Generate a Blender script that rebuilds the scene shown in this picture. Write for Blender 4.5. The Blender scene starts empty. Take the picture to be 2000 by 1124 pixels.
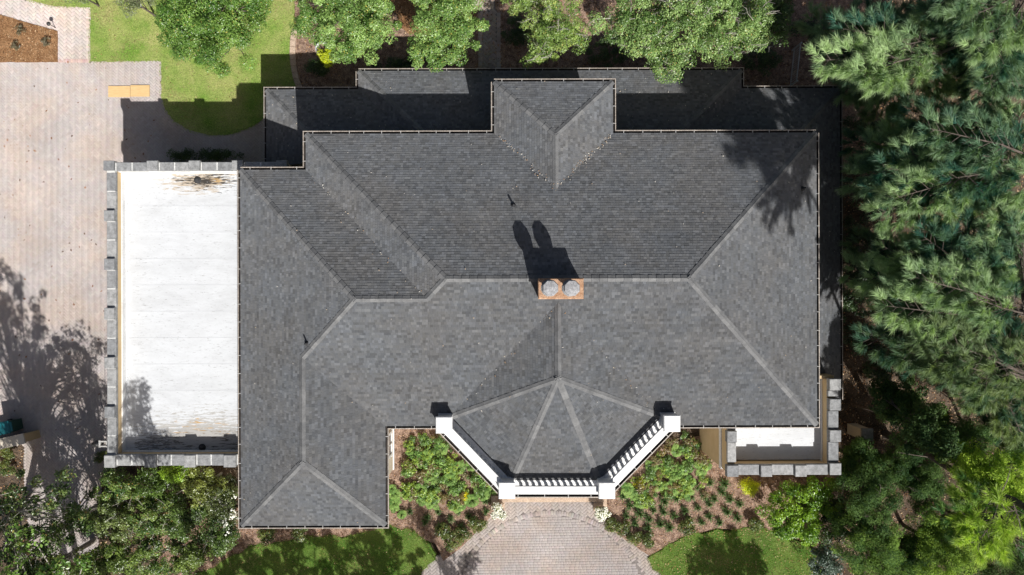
import bpy, math, random
import numpy as np
from mathutils import Vector, Matrix

random.seed(11)
rng = np.random.default_rng(11)
S = bpy.context.scene
COL = S.collection
PI = math.pi

# ------------------------------------------------------------------ camera, sky, sun, exposure
H = 35.0                       # drone height above the ground
F = 2000 * 24.0 / 36.0         # focal length in photo pixels
RHO = math.radians(0.15)
cam_d = bpy.data.cameras.new('camera'); cam_d.lens = 24.0; cam_d.sensor_width = 36.0
cam_d.clip_start = 0.1; cam_d.clip_end = 1000.0
cam = bpy.data.objects.new('camera', cam_d); COL.objects.link(cam)
cam.location = (0, 0, H); cam.rotation_euler = (0, 0, -RHO)
S.camera = cam

SUN_EL, SUN_AZ = math.radians(46.2), math.radians(25.3)     # azimuth east of south
sun_dir = Vector((math.cos(SUN_EL) * math.sin(SUN_AZ), -math.cos(SUN_EL) * math.cos(SUN_AZ), math.sin(SUN_EL)))
world = bpy.data.worlds.new('World'); S.world = world; world.use_nodes = True
wn = world.node_tree.nodes; wl = world.node_tree.links
sky = wn.new('ShaderNodeTexSky'); sky.sky_type = 'NISHITA'; sky.sun_disc = False
sky.dust_density = 4.0; sky.ozone_density = 0.6; sky.sun_elevation = SUN_EL; sky.sun_rotation = math.pi - SUN_AZ
wl.new(sky.outputs[0], wn['Background'].inputs[0]); wn['Background'].inputs[1].default_value = 0.05
sun_d = bpy.data.lights.new('sun', 'SUN'); sun_d.energy = 5.0; sun_d.angle = math.radians(0.5); sun_d.color = (1.0, 0.975, 0.94)
sun = bpy.data.objects.new('sun', sun_d); COL.objects.link(sun)
sun.rotation_euler = (-sun_dir).to_track_quat('-Z', 'Y').to_euler()
S.view_settings.view_transform = 'Standard'; S.view_settings.look = 'None'
S.view_settings.gamma = 1.0; S.view_settings.use_curve_mapping = False
S.view_settings.exposure = 0.42


def W(px, py, z=0.0):
    """world x, y of a photo pixel seen at height z"""
    u, v = px - 1000.0, 562.0 - py
    k = (H - z) / F
    c, s = math.cos(RHO), math.sin(RHO)
    return ((u * c + v * s) * k, (v * c - u * s) * k)


# ------------------------------------------------------------------ helpers
def tag(o, label=None, cat=None, group=None, kind=None):
    if label: o['label'] = label
    if cat: o['category'] = cat
    if group: o['group'] = group
    if kind: o['kind'] = kind
    return o


def empty(name, loc=(0, 0, 0), rz=0.0, label=None, cat=None, group=None):
    o = bpy.data.objects.new(name, None); COL.objects.link(o)
    o.location = loc; o.rotation_euler = (0, 0, rz); o.empty_display_size = 0.2
    return tag(o, label, cat, group)


def link(name, me, parent=None, loc=None):
    o = bpy.data.objects.new(name, me); COL.objects.link(o)
    if parent is not None: o.parent = parent
    if loc is not None: o.location = loc
    return o


def mesh(name, V, faces, mat=None, tone=None, smooth=False):
    """mesh out of python lists"""
    me = bpy.data.meshes.new(name)
    me.from_pydata([tuple(v) for v in V], [], faces)
    if mat is not None: me.materials.append(mat)
    if tone is not None:
        a = me.color_attributes.new('tone', 'FLOAT_COLOR', 'POINT')
        a.data.foreach_set('color', np.asarray(tone, dtype=np.float32).ravel())
    if smooth: me.polygons.foreach_set('use_smooth', np.ones(len(me.polygons), dtype=bool))
    me.update()
    return me


def mesh_np(name, V, faces, mat=None, tone=None, smooth=False):
    """fast mesh: V (N,3); faces: list of (M,k) index arrays"""
    me = bpy.data.meshes.new(name)
    V = np.asarray(V, dtype=np.float32)
    loops = np.concatenate([f.astype(np.int32).ravel() for f in faces])
    tot = np.concatenate([np.full(len(f), f.shape[1], dtype=np.int32) for f in faces])
    st = np.concatenate([[0], np.cumsum(tot)[:-1]]).astype(np.int32)
    me.vertices.add(len(V)); me.vertices.foreach_set('co', V.ravel())
    me.loops.add(len(loops)); me.loops.foreach_set('vertex_index', loops)
    me.polygons.add(len(tot)); me.polygons.foreach_set('loop_start', st)
    try: me.polygons.foreach_set('loop_total', tot)
    except Exception: pass
    if mat is not None: me.materials.append(mat)
    if tone is not None:
        t = np.asarray(tone, dtype=np.float32)
        if t.shape[1] == 3: t = np.concatenate([t, np.ones((len(t), 1), np.float32)], 1)
        a = me.color_attributes.new('tone', 'FLOAT_COLOR', 'POINT')
        a.data.foreach_set('color', t.ravel())
    me.update(calc_edges=True)
    if smooth: me.polygons.foreach_set('use_smooth', np.ones(len(tot), dtype=bool))
    return me


class MB:
    """collects simple solids into one mesh"""
    def __init__(s): s.V = []; s.Fs = []
    def add(s, V, Fs):
        b = len(s.V); s.V += [tuple(v) for v in V]; s.Fs += [tuple(i + b for i in f) for f in Fs]
    def box(s, x0, x1, y0, y1, z0, z1, ch=0.0):
        if ch <= 0:
            s.add([(x0, y0, z0), (x1, y0, z0), (x1, y1, z0), (x0, y1, z0), (x0, y0, z1), (x1, y0, z1), (x1, y1, z1), (x0, y1, z1)],
                  [(3, 2, 1, 0), (4, 5, 6, 7), (0, 1, 5, 4), (1, 2, 6, 5), (2, 3, 7, 6), (3, 0, 4, 7)])
        else:
            c = ch
            s.add([(x0, y0, z0), (x1, y0, z0), (x1, y1, z0), (x0, y1, z0), (x0, y0, z1 - c), (x1, y0, z1 - c), (x1, y1, z1 - c), (x0, y1, z1 - c),
                   (x0 + c, y0 + c, z1), (x1 - c, y0 + c, z1), (x1 - c, y1 - c, z1), (x0 + c, y1 - c, z1)],
                  [(3, 2, 1, 0), (0, 1, 5, 4), (1, 2, 6, 5), (2, 3, 7, 6), (3, 0, 4, 7), (4, 5, 9, 8), (5, 6, 10, 9), (6, 7, 11, 10), (7, 4, 8, 11), (8, 9, 10, 11)])
    def prism(s, poly, z0, z1):
        n = len(poly)
        s.add([(x, y, z0) for x, y in poly] + [(x, y, z1) for x, y in poly],
              [tuple(range(n - 1, -1, -1)), tuple(range(n, 2 * n))] + [(i, (i + 1) % n, n + (i + 1) % n, n + i) for i in range(n)])
    def lathe(s, prof, cx=0, cy=0, n=12, cap=True):
        V = []; Fs = []
        for r, z in prof:
            for i in range(n):
                a = 2 * PI * (i + .5) / n; V.append((cx + r * math.cos(a), cy + r * math.sin(a), z))
        for k in range(len(prof) - 1):
            for i in range(n):
                j = (i + 1) % n; Fs.append((k * n + i, k * n + j, (k + 1) * n + j, (k + 1) * n + i))
        if cap:
            Fs.append(tuple(range(n - 1, -1, -1))); m = (len(prof) - 1) * n; Fs.append(tuple(range(m, m + n)))
        s.add(V, Fs)
    def tube(s, pts, radii, n=6):
        pts = [Vector(p) for p in pts]; V = []; Fs = []
        for i, p in enumerate(pts):
            d = (pts[min(i + 1, len(pts) - 1)] - pts[max(i - 1, 0)]).normalized()
            a = d.cross(Vector((0.31, 0.17, 0.93)))
            if a.length < 1e-3: a = d.cross(Vector((1, 0, 0)))
            a.normalize(); b = d.cross(a)
            r = radii[i] if hasattr(radii, '__len__') else radii
            for k in range(n):
                t = 2 * PI * k / n; V.append(p + a * (r * math.cos(t)) + b * (r * math.sin(t)))
        for i in range(len(pts) - 1):
            for k in range(n):
                j = (k + 1) % n; Fs.append((i * n + k, i * n + j, (i + 1) * n + j, (i + 1) * n + k))
        Fs.append(tuple(range(n - 1, -1, -1))); m = (len(pts) - 1) * n; Fs.append(tuple(range(m, m + n)))
        s.add(V, Fs)
    def build(s, name, mat, parent=None, smooth=False, loc=None):
        return link(name, mesh(name, s.V, s.Fs, mat, smooth=smooth), parent, loc)


# ------------------------------------------------------------------ materials
def base_mat(name, rough=0.8, spec=0.3):
    m = bpy.data.materials.new(name); m.use_nodes = True
    nt = m.node_tree; b = nt.nodes['Principled BSDF']
    b.inputs['Roughness'].default_value = rough; b.inputs['Specular IOR Level'].default_value = spec
    return m, nt, b


def node(nt, t, **kw):
    n = nt.nodes.new(t)
    for k, v in kw.items(): setattr(n, k, v)
    return n


def noise(nt, scale, detail=4, rough=0.55, vec=None, dist=0.0):
    n = node(nt, 'ShaderNodeTexNoise'); n.inputs['Scale'].default_value = scale
    n.inputs['Detail'].default_value = detail; n.inputs['Roughness'].default_value = rough; n.inputs['Distortion'].default_value = dist
    if vec is not None: nt.links.new(vec, n.inputs['Vector'])
    return n.outputs['Fac']


def ramp(nt, fac, stops):
    r = node(nt, 'ShaderNodeValToRGB'); e = r.color_ramp.elements
    while len(e) < len(stops): e.new(0.5)
    for i, (p, c) in enumerate(stops):
        e[i].position = p; e[i].color = (*c, 1) if len(c) == 3 else c
    nt.links.new(fac, r.inputs[0]); return r.outputs[0]


def mix(nt, a, b, fac, mode='MIX'):
    n = node(nt, 'ShaderNodeMix', data_type='RGBA', blend_type=mode)
    for sock, v in ((n.inputs[0], fac), (n.inputs[6], a), (n.inputs[7], b)):
        if isinstance(v, (int, float)): sock.default_value = v
        elif isinstance(v, tuple): sock.default_value = (*v, 1) if len(v) == 3 else v
        else: nt.links.new(v, sock)
    return n.outputs[2]


def math_n(nt, op, a, b=0.0, c=None):
    n = node(nt, 'ShaderNodeMath', operation=op)
    for i, v in enumerate((a, b, c)):
        if v is None: continue
        if isinstance(v, (int, float)): n.inputs[i].default_value = v
        else: nt.links.new(v, n.inputs[i])
    return n.outputs[0]


def pos(nt, scale=(1, 1, 1), loc=(0, 0, 0), rot=0.0):
    g = node(nt, 'ShaderNodeNewGeometry'); m = node(nt, 'ShaderNodeMapping')
    m.inputs['Scale'].default_value = scale; m.inputs['Location'].default_value = loc; m.inputs['Rotation'].default_value = (0, 0, rot)
    nt.links.new(g.outputs['Position'], m.inputs[0]); return m.outputs[0]


def bump(nt, b, h, strength=0.4, dist=0.02):
    n = node(nt, 'ShaderNodeBump'); n.inputs['Strength'].default_value = strength; n.inputs['Distance'].default_value = dist
    nt.links.new(h, n.inputs['Height']); nt.links.new(n.outputs[0], b.inputs['Normal'])


def g3(v): return (v, v, v)


def mottled(name, c0, c1, scale=3.0, fine=30.0, rough=0.85, spec=0.2, bstr=0.3, bdist=0.01, amt=0.5):
    m, nt, b = base_mat(name, rough, spec); p = pos(nt)
    c = mix(nt, c0, c1, ramp(nt, noise(nt, scale, 5, .6, p), [(.32, g3(0)), (.68, g3(1))]))
    f = noise(nt, fine, 3, .6, p)
    c = mix(nt, c, ramp(nt, f, [(.3, g3(1 - amt)), (.7, g3(1 + amt * .4))]), 1.0, 'MULTIPLY')
    nt.links.new(c, b.inputs['Base Color']); bump(nt, b, f, bstr, bdist)
    return m


def attr_mat(name, rough=0.85, spec=0.2, mot=0.25, mscale=1.2, fine=60.0, tint=None, tscale=.5):
    m, nt, b = base_mat(name, rough, spec); p = pos(nt)
    a = node(nt, 'ShaderNodeAttribute'); a.attribute_name = 'tone'
    c = mix(nt, a.outputs[0], ramp(nt, noise(nt, mscale, 5, .6, p), [(.3, g3(1 - mot)), (.7, g3(1 + mot))]), 1.0, 'MULTIPLY')
    if tint: c = mix(nt, c, mix(nt, c, tint, 1.0, 'MULTIPLY'), ramp(nt, noise(nt, tscale, 4, .6, p), [(.42, g3(0)), (.62, g3(1))]))
    f = noise(nt, fine, 2, .5, p)
    c = mix(nt, c, ramp(nt, f, [(.3, g3(.82)), (.7, g3(1.12))]), 1.0, 'MULTIPLY')
    nt.links.new(c, b.inputs['Base Color']); bump(nt, b, f, .25, .006)
    b.inputs['Diffuse Roughness'].default_value = 0.75
    return m


def leaf_mat(name, rough=0.45, spec=0.35, trans=0.3, tcol=(1.25, 1.25, .55)):
    m, nt, b = base_mat(name, rough, spec)
    a = node(nt, 'ShaderNodeAttribute'); a.attribute_name = 'tone'
    nt.links.new(a.outputs[0], b.inputs['Base Color'])
    t = node(nt, 'ShaderNodeBsdfTranslucent'); nt.links.new(mix(nt, a.outputs[0], tcol, 1.0, 'MULTIPLY'), t.inputs[0])
    x = node(nt, 'ShaderNodeMixShader'); x.inputs[0].default_value = trans
    nt.links.new(b.outputs[0], x.inputs[1]); nt.links.new(t.outputs[0], x.inputs[2])
    nt.links.new(x.outputs[0], nt.nodes['Material Output'].inputs[0])
    return m


def obj_rand(name, c0, c1, rough=0.85, spec=0.2, mot=0.3, mscale=6.0, fine=50.0):
    """colour varies from object to object, with weathering on top"""
    m, nt, b = base_mat(name, rough, spec); p = pos(nt)
    oi = node(nt, 'ShaderNodeObjectInfo')
    c = mix(nt, c0, c1, oi.outputs['Random'])
    c = mix(nt, c, ramp(nt, noise(nt, mscale, 6, .65, p), [(.3, g3(1 - mot)), (.7, g3(1 + mot))]), 1.0, 'MULTIPLY')
    f = noise(nt, fine, 3, .6, p)
    c = mix(nt, c, ramp(nt, f, [(.3, g3(.75)), (.7, g3(1.15))]), 1.0, 'MULTIPLY')
    nt.links.new(c, b.inputs['Base Color']); bump(nt, b, f, .3, .006)
    return m


M = {}
M['shingle'] = attr_mat('shingle', .9, .15, .09, .8, 55, (1.05, 1.0, .95), .45)
M['deck'] = mottled('roof_deck', (.035, .036, .038), (.05, .05, .052))
M['cap'] = obj_rand('ridge_cap', (.115, .117, .12), (.168, .169, .169), .9, .15, .2, 5, 60)  # lighter than the shingles: stronger light on upward faces put into the colour
M['gutter'] = mottled('gutter_paint', (.30, .26, .22), (.42, .37, .32), 2, 20, .45, .5, .1)
M['gutter_in'] = mottled('gutter_grime_shade', (.03, .027, .025), (.06, .05, .045), 3, 30)  # trough grime, with the shade behind the lip put into the dark colour
M['bracket'] = mottled('bracket_metal', (.42, .41, .39), (.52, .51, .49), 3, 30, .5, .4)
M['stucco'] = mottled('tan_stucco', (.52, .39, .22), (.60, .46, .28), 1.2, 40, .9, .15, .3, .008, .12)
M['stucco_pale'] = mottled('pale_stucco', (.52, .45, .35), (.6, .53, .43), 1.2, 40, .9, .15, .3, .008, .12)
M['soffit'] = mottled('soffit_paint', (.6, .57, .52), (.66, .63, .58), 2, 30)
M['white'] = mottled('white_paint', (.60, .60, .585), (.74, .74, .735), 1.8, 14, .6, .3, .1, .004, .16)
M['stone'] = obj_rand('coping_stone', (.205, .21, .215), (.31, .31, .305), .92, .15, .36, 6, 45)
M['mortar'] = mottled('mortar', (.55, .55, .53), (.68, .68, .66), 5, 40)
M['chimney'] = mottled('chimney_render', (.34, .185, .105), (.50, .33, .22), 6, 26, .9, .15, .3, .01, .5)
M['pot'] = mottled('chimney_pot_concrete', (.24, .24, .245), (.42, .42, .43), 9, 50, .9, .2, .6, .02, .5)
M['paver'] = attr_mat('paver', .85, .2, .15, .28, 45, (1.04, .97, .90), .5)
M['joint'] = mottled('joint_sand', (.17, .15, .14), (.24, .21, .195), 4, 50)
M['mulch'] = mottled('mulch', (.17, .105, .075), (.46, .32, .24), 4, 28, .95, .1, .9, .05, .75)
M['straw'] = mottled('pine_straw', (.22, .11, .05), (.38, .22, .11), 3, 24, .95, .1, .9, .05, .7)
M['floor'] = mottled('forest_floor', (.045, .032, .022), (.19, .14, .10), 1.2, 18, .95, .1, .9, .06, .7)  # base kept dark, so dense shade under the trees is in the colour
M['soil'] = mottled('lawn_soil', (.15, .27, .04), (.37, .37, .14), .8, 22, .95, .1, .8, .04, .45)
M['soil_dark'] = mottled('lawn_soil_lush', (.055, .125, .018), (.15, .21, .05), .9, 22, .95, .1, .8, .04, .45)
M['bark_pale'] = mottled('pale_bark', (.30, .27, .23), (.48, .45, .40), 4, 30, .9, .15, .5, .01, .3)
M['bark'] = mottled('bark', (.07, .055, .045), (.17, .14, .12), 4, 30, .9, .15, .8, .02, .4)
M['leaf'] = leaf_mat('leaf', .33, .5)
M['leaf_matt'] = leaf_mat('leaf_matt', .6, .2, .3)
M['needle'] = leaf_mat('needle', .45, .35, .35, (1.15, 1.2, .6))
M['grass'] = leaf_mat('grass_blade', .6, .15, .35, (1.1, 1.15, .6))
M['litter'] = leaf_mat('dry_leaf', .8, .1, .1, (1, .9, .7))
M['metal_dark'] = mottled('dark_metal', (.015, .015, .016), (.03, .03, .03), 5, 40, .4, .5)
M['teal'] = mottled('teal_plastic', (.01, .10, .12), (.015, .14, .155), 2, 30, .35, .5, .05)
M['green_plastic'] = mottled('green_plastic', (.02, .075, .055), (.03, .09, .065), 2, 30, .4, .5, .05)
M['terracotta'] = mottled('terracotta', (.45, .33, .24), (.55, .43, .33), 4, 30)
M['glass'] = base_mat('dark_glass', .08, .6)[0]
M['glass'].node_tree.nodes['Principled BSDF'].inputs['Base Color'].default_value = (.03, .04, .045, 1)

# plywood
m, nt, b = base_mat('plywood', .7, .2); p = pos(nt, (1.5, 30, 1))
c = ramp(nt, noise(nt, 1.6, 5, .6, p, .3), [(.3, (.50, .33, .15)), (.7, (.66, .47, .24))])
nt.links.new(c, b.inputs['Base Color']); M['ply'] = m

# white roof membrane with dirt and rust round the drains
m, nt, b = base_mat('roof_membrane', .55, .3); p = pos(nt)
pst = pos(nt, (.55, 4.0, 1))
pfn = pos(nt, (1.2, 6.0, 1))
c = mix(nt, (.535, .55, .565), (.44, .45, .46), ramp(nt, noise(nt, .9, 8, .75, pos(nt, (.6, 1.6, 1)), .2), [(.42, g3(0)), (.75, g3(1))]))
c = mix(nt, c, (.22, .215, .21), ramp(nt, noise(nt, 4.0, 6, .75, pfn, .3), [(.585, g3(0)), (.66, g3(.85))]))
c = mix(nt, c, (.40, .40, .40), ramp(nt, noise(nt, 3.2, 6, .7, pst, .2), [(.62, g3(0)), (.72, g3(.6))]))
def blot(cx, cy, rx, ry):
    g = node(nt, 'ShaderNodeNewGeometry'); mp = node(nt, 'ShaderNodeMapping', vector_type='POINT')
    mp.inputs['Location'].default_value = (-cx / rx, -cy / ry, 0); mp.inputs['Scale'].default_value = (1 / rx, 1 / ry, 0)
    nt.links.new(g.outputs['Position'], mp.inputs[0])
    ln = node(nt, 'ShaderNodeVectorMath', operation='LENGTH'); nt.links.new(mp.outputs[0], ln.inputs[0])
    return math_n(nt, 'SUBTRACT', 1.0, ln.outputs[1]), math_n
def stained(c, cx, cy, rx, ry, col, scale, lo, vec):
    d, _ = blot(cx, cy, rx, ry)
    d = math_n(nt, 'MAXIMUM', d, 0.0)
    n1 = noise(nt, scale, 6, .7, vec, .6)
    f = math_n(nt, 'MULTIPLY', math_n(nt, 'ADD', n1, math_n(nt, 'MULTIPLY', d, .28)), ramp_pos(d))
    return mix(nt, c, col, ramp(nt, f, [(lo, g3(0)), (lo + .07, g3(1))]))
def ramp_pos(d): return ramp(nt, d, [(.0, g3(0)), (.15, g3(1))])
ZM = 3.85
dx1, dy1 = W(386, 352, ZM); dx2, dy2 = W(395, 855, ZM)
pw = pos(nt, (1.0, 7.5, 1))
c = stained(c, dx1, dy1, 2.4, .85, (.40, .34, .27), 1.6, .60, pw)
c = stained(c, dx1 + .4, dy1, 2.6, .75, (.04, .035, .03), 2.4, .66, pw)
c = stained(c, dx1 + .9, dy1, .5, .4, (.36, .24, .11), 2.2, .68, pw)
c = stained(c, dx2, dy2, 2.4, 1.2, (.42, .27, .12), 1.5, .64, pw)
c = stained(c, dx2, dy2 - .3, 3.6, 1.1, (.05, .046, .042), 2.0, .51, pw)
c = stained(c, dx2, dy2 - .1, 4.8, 2.2, (.36, .35, .33), 2.0, .63, pw)
nt.links.new(c, b.inputs['Base Color']); bump(nt, b, noise(nt, 3.0, 5, .6, pst), .15, .02); M['membrane'] = m


# ------------------------------------------------------------------ ground setting
def in_poly(P, poly):
    x, y = P[:, 0], P[:, 1]; r = np.zeros(len(P), bool); n = len(poly); j = n - 1
    for i in range(n):
        xi, yi = poly[i]; xj, yj = poly[j]
        c = ((yi > y) != (yj > y)) & (x < (xj - xi) * (y - yi) / (yj - yi + 1e-12) + xi)
        r ^= c; j = i
    return r


def smooth_poly(pts, seg=0.35, jit=0.0, seed=1, smooth=0, wob=0.0):
    r = np.random.default_rng(seed); out = []
    n = len(pts)
    for i in range(n):
        a, b = np.array(pts[i]), np.array(pts[(i + 1) % n]); k = max(1, int(np.linalg.norm(b - a) / seg))
        for t in range(k): out.append(a + (b - a) * t / k)
    o = np.array(out)
    for _ in range(smooth): o = .25 * np.roll(o, 1, 0) + .5 * o + .25 * np.roll(o, -1, 0)
    if jit: o = o + r.normal(0, jit, o.shape)
    if wob:
        ph = r.uniform(0, 6.28, 6); x, y = o[:, 0].copy(), o[:, 1].copy()
        o[:, 0] += wob * (np.sin(y * 2.3 + ph[0] + x) + .7 * np.sin(y * 5.1 + ph[1]) + .4 * np.sin(x * 9 + ph[2]))
        o[:, 1] += wob * (np.sin(x * 2.1 + ph[3] - y) + .7 * np.sin(x * 4.7 + ph[4]) + .4 * np.sin(y * 8 + ph[5]))
    return [tuple(v) for v in o]


def sheet(name, poly, z, mat, parent=None, depth=0.06, kind='structure'):
    mb = MB(); mb.prism(poly, z - depth, z)
    o = mb.build(name, mat, parent)
    if kind and parent is None: o['kind'] = kind
    return o


def px_poly(pts, z=0.0): return [W(x, y, z) for x, y in pts]


mb = MB(); mb.add([(-300, -300, -.12), (300, -300, -.12), (300, 300, -.12), (-300, 300, -.12)], [(0, 1, 2, 3)])
tag(mb.build('ground', M['floor']), kind='structure')

# paving regions (photo pixels on the ground)
drive_px = [(-60, 112), (112, 112), (112, 121), (178, 121), (178, 112), (326, 111), (340, 150), (560, 150), (560, 330), (240, 345), (240, 905), (197, 925), (190, 1090), (60, 1090), (45, 900), (50, 868), (-60, 868)]
path_px = [(-60, -20), (45, -3), (100, 5), (182, 8), (182, 119), (106, 119), (106, 66), (50, 50), (0, 34), (-60, 27)]
front_px = [(967, 960), (1186, 960), (1182, 1004), (1210, 1036), (1244, 1060), (1272, 1090), (1300, 1122), (1325, 1165), (770, 1165), (812, 1118), (852, 1089), (896, 1058), (925, 1028), (949, 1003), (966, 985)]
walk_px = [(936, 20), (970, 20), (978, 150), (934, 150)]
gar_px = [(905, -40), (962, -40), (968, 20), (936, 20), (920, 8)]


def herringbone(poly, w, ang, gap, z, base, var, seed, keep=None, square=False):
    r = np.random.default_rng(seed)
    P = np.array(poly); c0 = P.mean(0); R = np.max(np.linalg.norm(P - c0, axis=1)) + 1
    n = int(R / w) + 2
    X, Y = np.meshgrid(np.arange(-n, n + 1), np.arange(-n, n + 1)); X = X.ravel(); Y = Y.ravel()
    k = (X - Y) % 4
    if not square:
        h = k == 0; v = k == 3
        x0 = np.concatenate([X[h], X[v]]) * w; y0 = np.concatenate([Y[h], Y[v]]) * w
        lx = np.concatenate([np.full(h.sum(), 2 * w), np.full(v.sum(), w)]); ly = np.concatenate([np.full(h.sum(), w), np.full(v.sum(), 2 * w)])
    else:
        x0 = []; y0 = []; lx = []
        yy = -R
        while yy < R:
            xx = -R - r.random() * w * 2
            while xx < R:
                L = w * r.choice([1.0, 1.0, 1.5, 1.5, 2.0]); x0.append(xx); y0.append(yy); lx.append(L); xx += L
            yy += w
        x0, y0, lx = np.array(x0), np.array(y0), np.array(lx); ly = np.full(len(x0), w)
    cs, sn = math.cos(ang), math.sin(ang)
    def rot(x, y): return np.stack([c0[0] + x * cs - y * sn, c0[1] + x * sn + y * cs], -1)
    ok = in_poly(rot(x0 + lx / 2, y0 + ly / 2), poly)
    if keep is not None: ok &= keep(rot(x0 + lx / 2, y0 + ly / 2))
    x0, y0, lx, ly = x0[ok], y0[ok], lx[ok], ly[ok]
    return paver_mesh_rects(x0, y0, lx, ly, rot, gap, z, base, var, r)


def paver_mesh_rects(x0, y0, lx, ly, rot, gap, z, base, var, r):
    N = len(x0); g = gap / 2; b = 0.006
    zt = z + r.normal(0, .0015, N)
    rows = []
    for inset, dz in ((g, -.03), (g, -.006), (g + b, 0)):
        for ax, ay in ((0, 0), (1, 0), (1, 1), (0, 1)):
            xx = x0 + (inset if ax == 0 else lx - inset); yy = y0 + (inset if ay == 0 else ly - inset)
            rows.append(np.concatenate([rot(xx, yy), (zt + dz)[:, None]], 1))
    V = np.stack(rows, 1).reshape(-1, 3)
    B = (np.arange(N) * 12)[:, None]
    quads = [B + np.array([8, 9, 10, 11])]
    for s in (0, 4):
        for i in range(4): quads.append(B + np.array([s + i, s + (i + 1) % 4, s + 4 + (i + 1) % 4, s + 4 + i]))
    t = np.array(base)[None] * (1 + r.normal(0, var, (N, 1))) * (1 + r.normal(0, var * .25, (N, 3)))
    t = np.clip(t, .02, .9)
    return V, [np.concatenate(quads)], np.repeat(t, 12, 0)


def join_np(parts):
    Vs, Fs, Ts, b = [], {}, [], 0
    for V, F_, T in parts:
        Vs.append(V); Ts.append(T)
        for f in F_: Fs.setdefault(f.shape[1], []).append(f + b)
        b += len(V)
    return np.concatenate(Vs), [np.concatenate(v) for v in Fs.values()], np.concatenate(Ts)


PV = (.42, .382, .367)
def soldier(path, w, l, z, base, seed):
    """row of pavers laid across a path, long side perpendicular to it"""
    r = np.random.default_rng(seed); out = []
    pts = [np.array(p) for p in path]
    for a, b in zip(pts[:-1], pts[1:]):
        d = b - a; L = np.linalg.norm(d); d /= L; nrm = np.array([-d[1], d[0]]); n = max(1, int(round(L / w))); ww = L / n
        def rot(x, y, a=a, d=d, nrm=nrm): return a[None] + np.asarray(x)[:, None] * d[None] + np.asarray(y)[:, None] * nrm[None]
        x0 = np.arange(n) * ww
        out.append(paver_mesh_rects(x0, np.full(n, -l / 2), np.full(n, ww), np.full(n, l), rot, .008, z, base, .1, r))
    return join_np(out)


def paving(name, poly_px, pieces):
    poly = px_poly(poly_px); o = sheet(name, poly, -.015, M['joint'])
    V, Fc, T = join_np(pieces(poly))
    c = link('paver', mesh_np('paver', V, Fc, M['paver'], T), o); c['kind'] = 'stuff'
    return o

paving('driveway', drive_px, lambda p: [herringbone(p, .112, math.radians(45), .0055, 0, PV, .04, 1)])
paving('garden_path', path_px, lambda p: [herringbone(p, .14, math.radians(45), .009, 0, (.485, .435, .41), .05, 2),
       soldier(px_poly([(114, 119), (176, 119)]), .13, .2, .004, (.46, .36, .33), 3), soldier(px_poly([(172, 17), (172, 119)]), .13, .2, .004, (.5, .43, .39), 4)])
paving('rear_walk', walk_px, lambda p: [herringbone(p, .16, math.radians(45), .012, 0, (.36, .32, .29), .1, 5),
       soldier(px_poly([(938, 25), (938, 150)]), .25, .2, .004, (.40, .36, .33), 6), soldier(px_poly([(974, 25), (974, 150)]), .25, .2, .004, (.40, .36, .33), 7)])
paving('rear_terrace', gar_px, lambda p: [herringbone(p, .2, 0, .012, 0, (.48, .41, .36), .08, 8, square=True)])
ac = W(1076, 1190); AR = 188 * H / F
arc = [(ac[0] + AR * math.cos(a), ac[1] + AR * math.sin(a)) for a in np.linspace(math.radians(30), math.radians(150), 40)]
def inside(P): return np.linalg.norm(P - np.array(ac)[None], axis=1)
paving('front_drive', front_px, lambda p: [
    herringbone(p, .135, 0.01, .0065, 0, (.435, .395, .378), .035, 9, keep=lambda P: inside(P) < AR - .12, square=True),
    herringbone(p, .13, math.radians(45), .007, 0, (.44, .40, .378), .03, 10, keep=lambda P: inside(P) > AR + .12),
    soldier(arc, .17, .24, .003, (.42, .382, .365), 11)])

# lawns and planting beds
lawn1 = px_poly([(177, 121), (177, 15), (100, 12), (45, -3), (-60, -25), (-60, -200), (580, -200), (574, 60), (570, 120), (578, 170), (600, 260), (545, 240), (515, 232), (492, 248), (455, 262), (412, 265), (372, 256), (342, 238), (324, 214), (316, 192), (315, 119)])
sheet('lawn', smooth_poly(lawn1, .14, .014, 1), .03, M['soil'])
bed1 = px_poly([(575, -120), (575, 60), (571, 120), (579, 172), (620, 330), (1700, 330), (1700, -120)])
sheet('planting_bed', smooth_poly(bed1, .3, .01, 2), -.02, M['mulch'])
strawbed = px_poly([(-60, 22), (0, 29), (50, 44), (113, 61), (113, 122), (-60, 122)])
sheet('straw_bed', smooth_poly(strawbed, .2, .01, 3), .03, M['straw'])
sandy = px_poly([(700, -60), (905, -60), (925, 15), (930, 50), (800, 70), (780, 40)])
sheet('straw_patch', smooth_poly(sandy, .3, .05, 4), .0, M['straw'])
bed3 = px_poly([(700, 800), (1000, 800), (985, 960), (972, 990), (958, 1010), (934, 1036), (905, 1066), (866, 1096), (850, 1062), (800, 1044), (756, 1034), (690, 1046), (560, 1060), (470, 1080), (380, 1130), (300, 1200), (300, 1000), (700, 980)])
sheet('front_bed', smooth_poly(bed3, .25, .012, 5), .02, M['mulch'])
bed4 = px_poly([(1165, 900), (1500, 820), (1640, 900), (1620, 1000), (1550, 1060), (1480, 1040), (1400, 1032), (1330, 1050), (1268, 1086), (1236, 1064), (1202, 1040), (1172, 1008)])
sheet('front_bed', smooth_poly(bed4, .25, .012, 6), .02, M['mulch'])
lawn3 = px_poly([(370, 1128), (440, 1094), (500, 1066), (560, 1056), (640, 1044), (700, 1046), (756, 1026), (800, 1034), (838, 1062), (850, 1092), (824, 1120), (770, 1180), (300, 1200)])
lawn3 = smooth_poly(lawn3, .16, .03, 7, 0, .07); sheet('front_lawn', lawn3, .04, M['soil_dark'])
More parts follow.
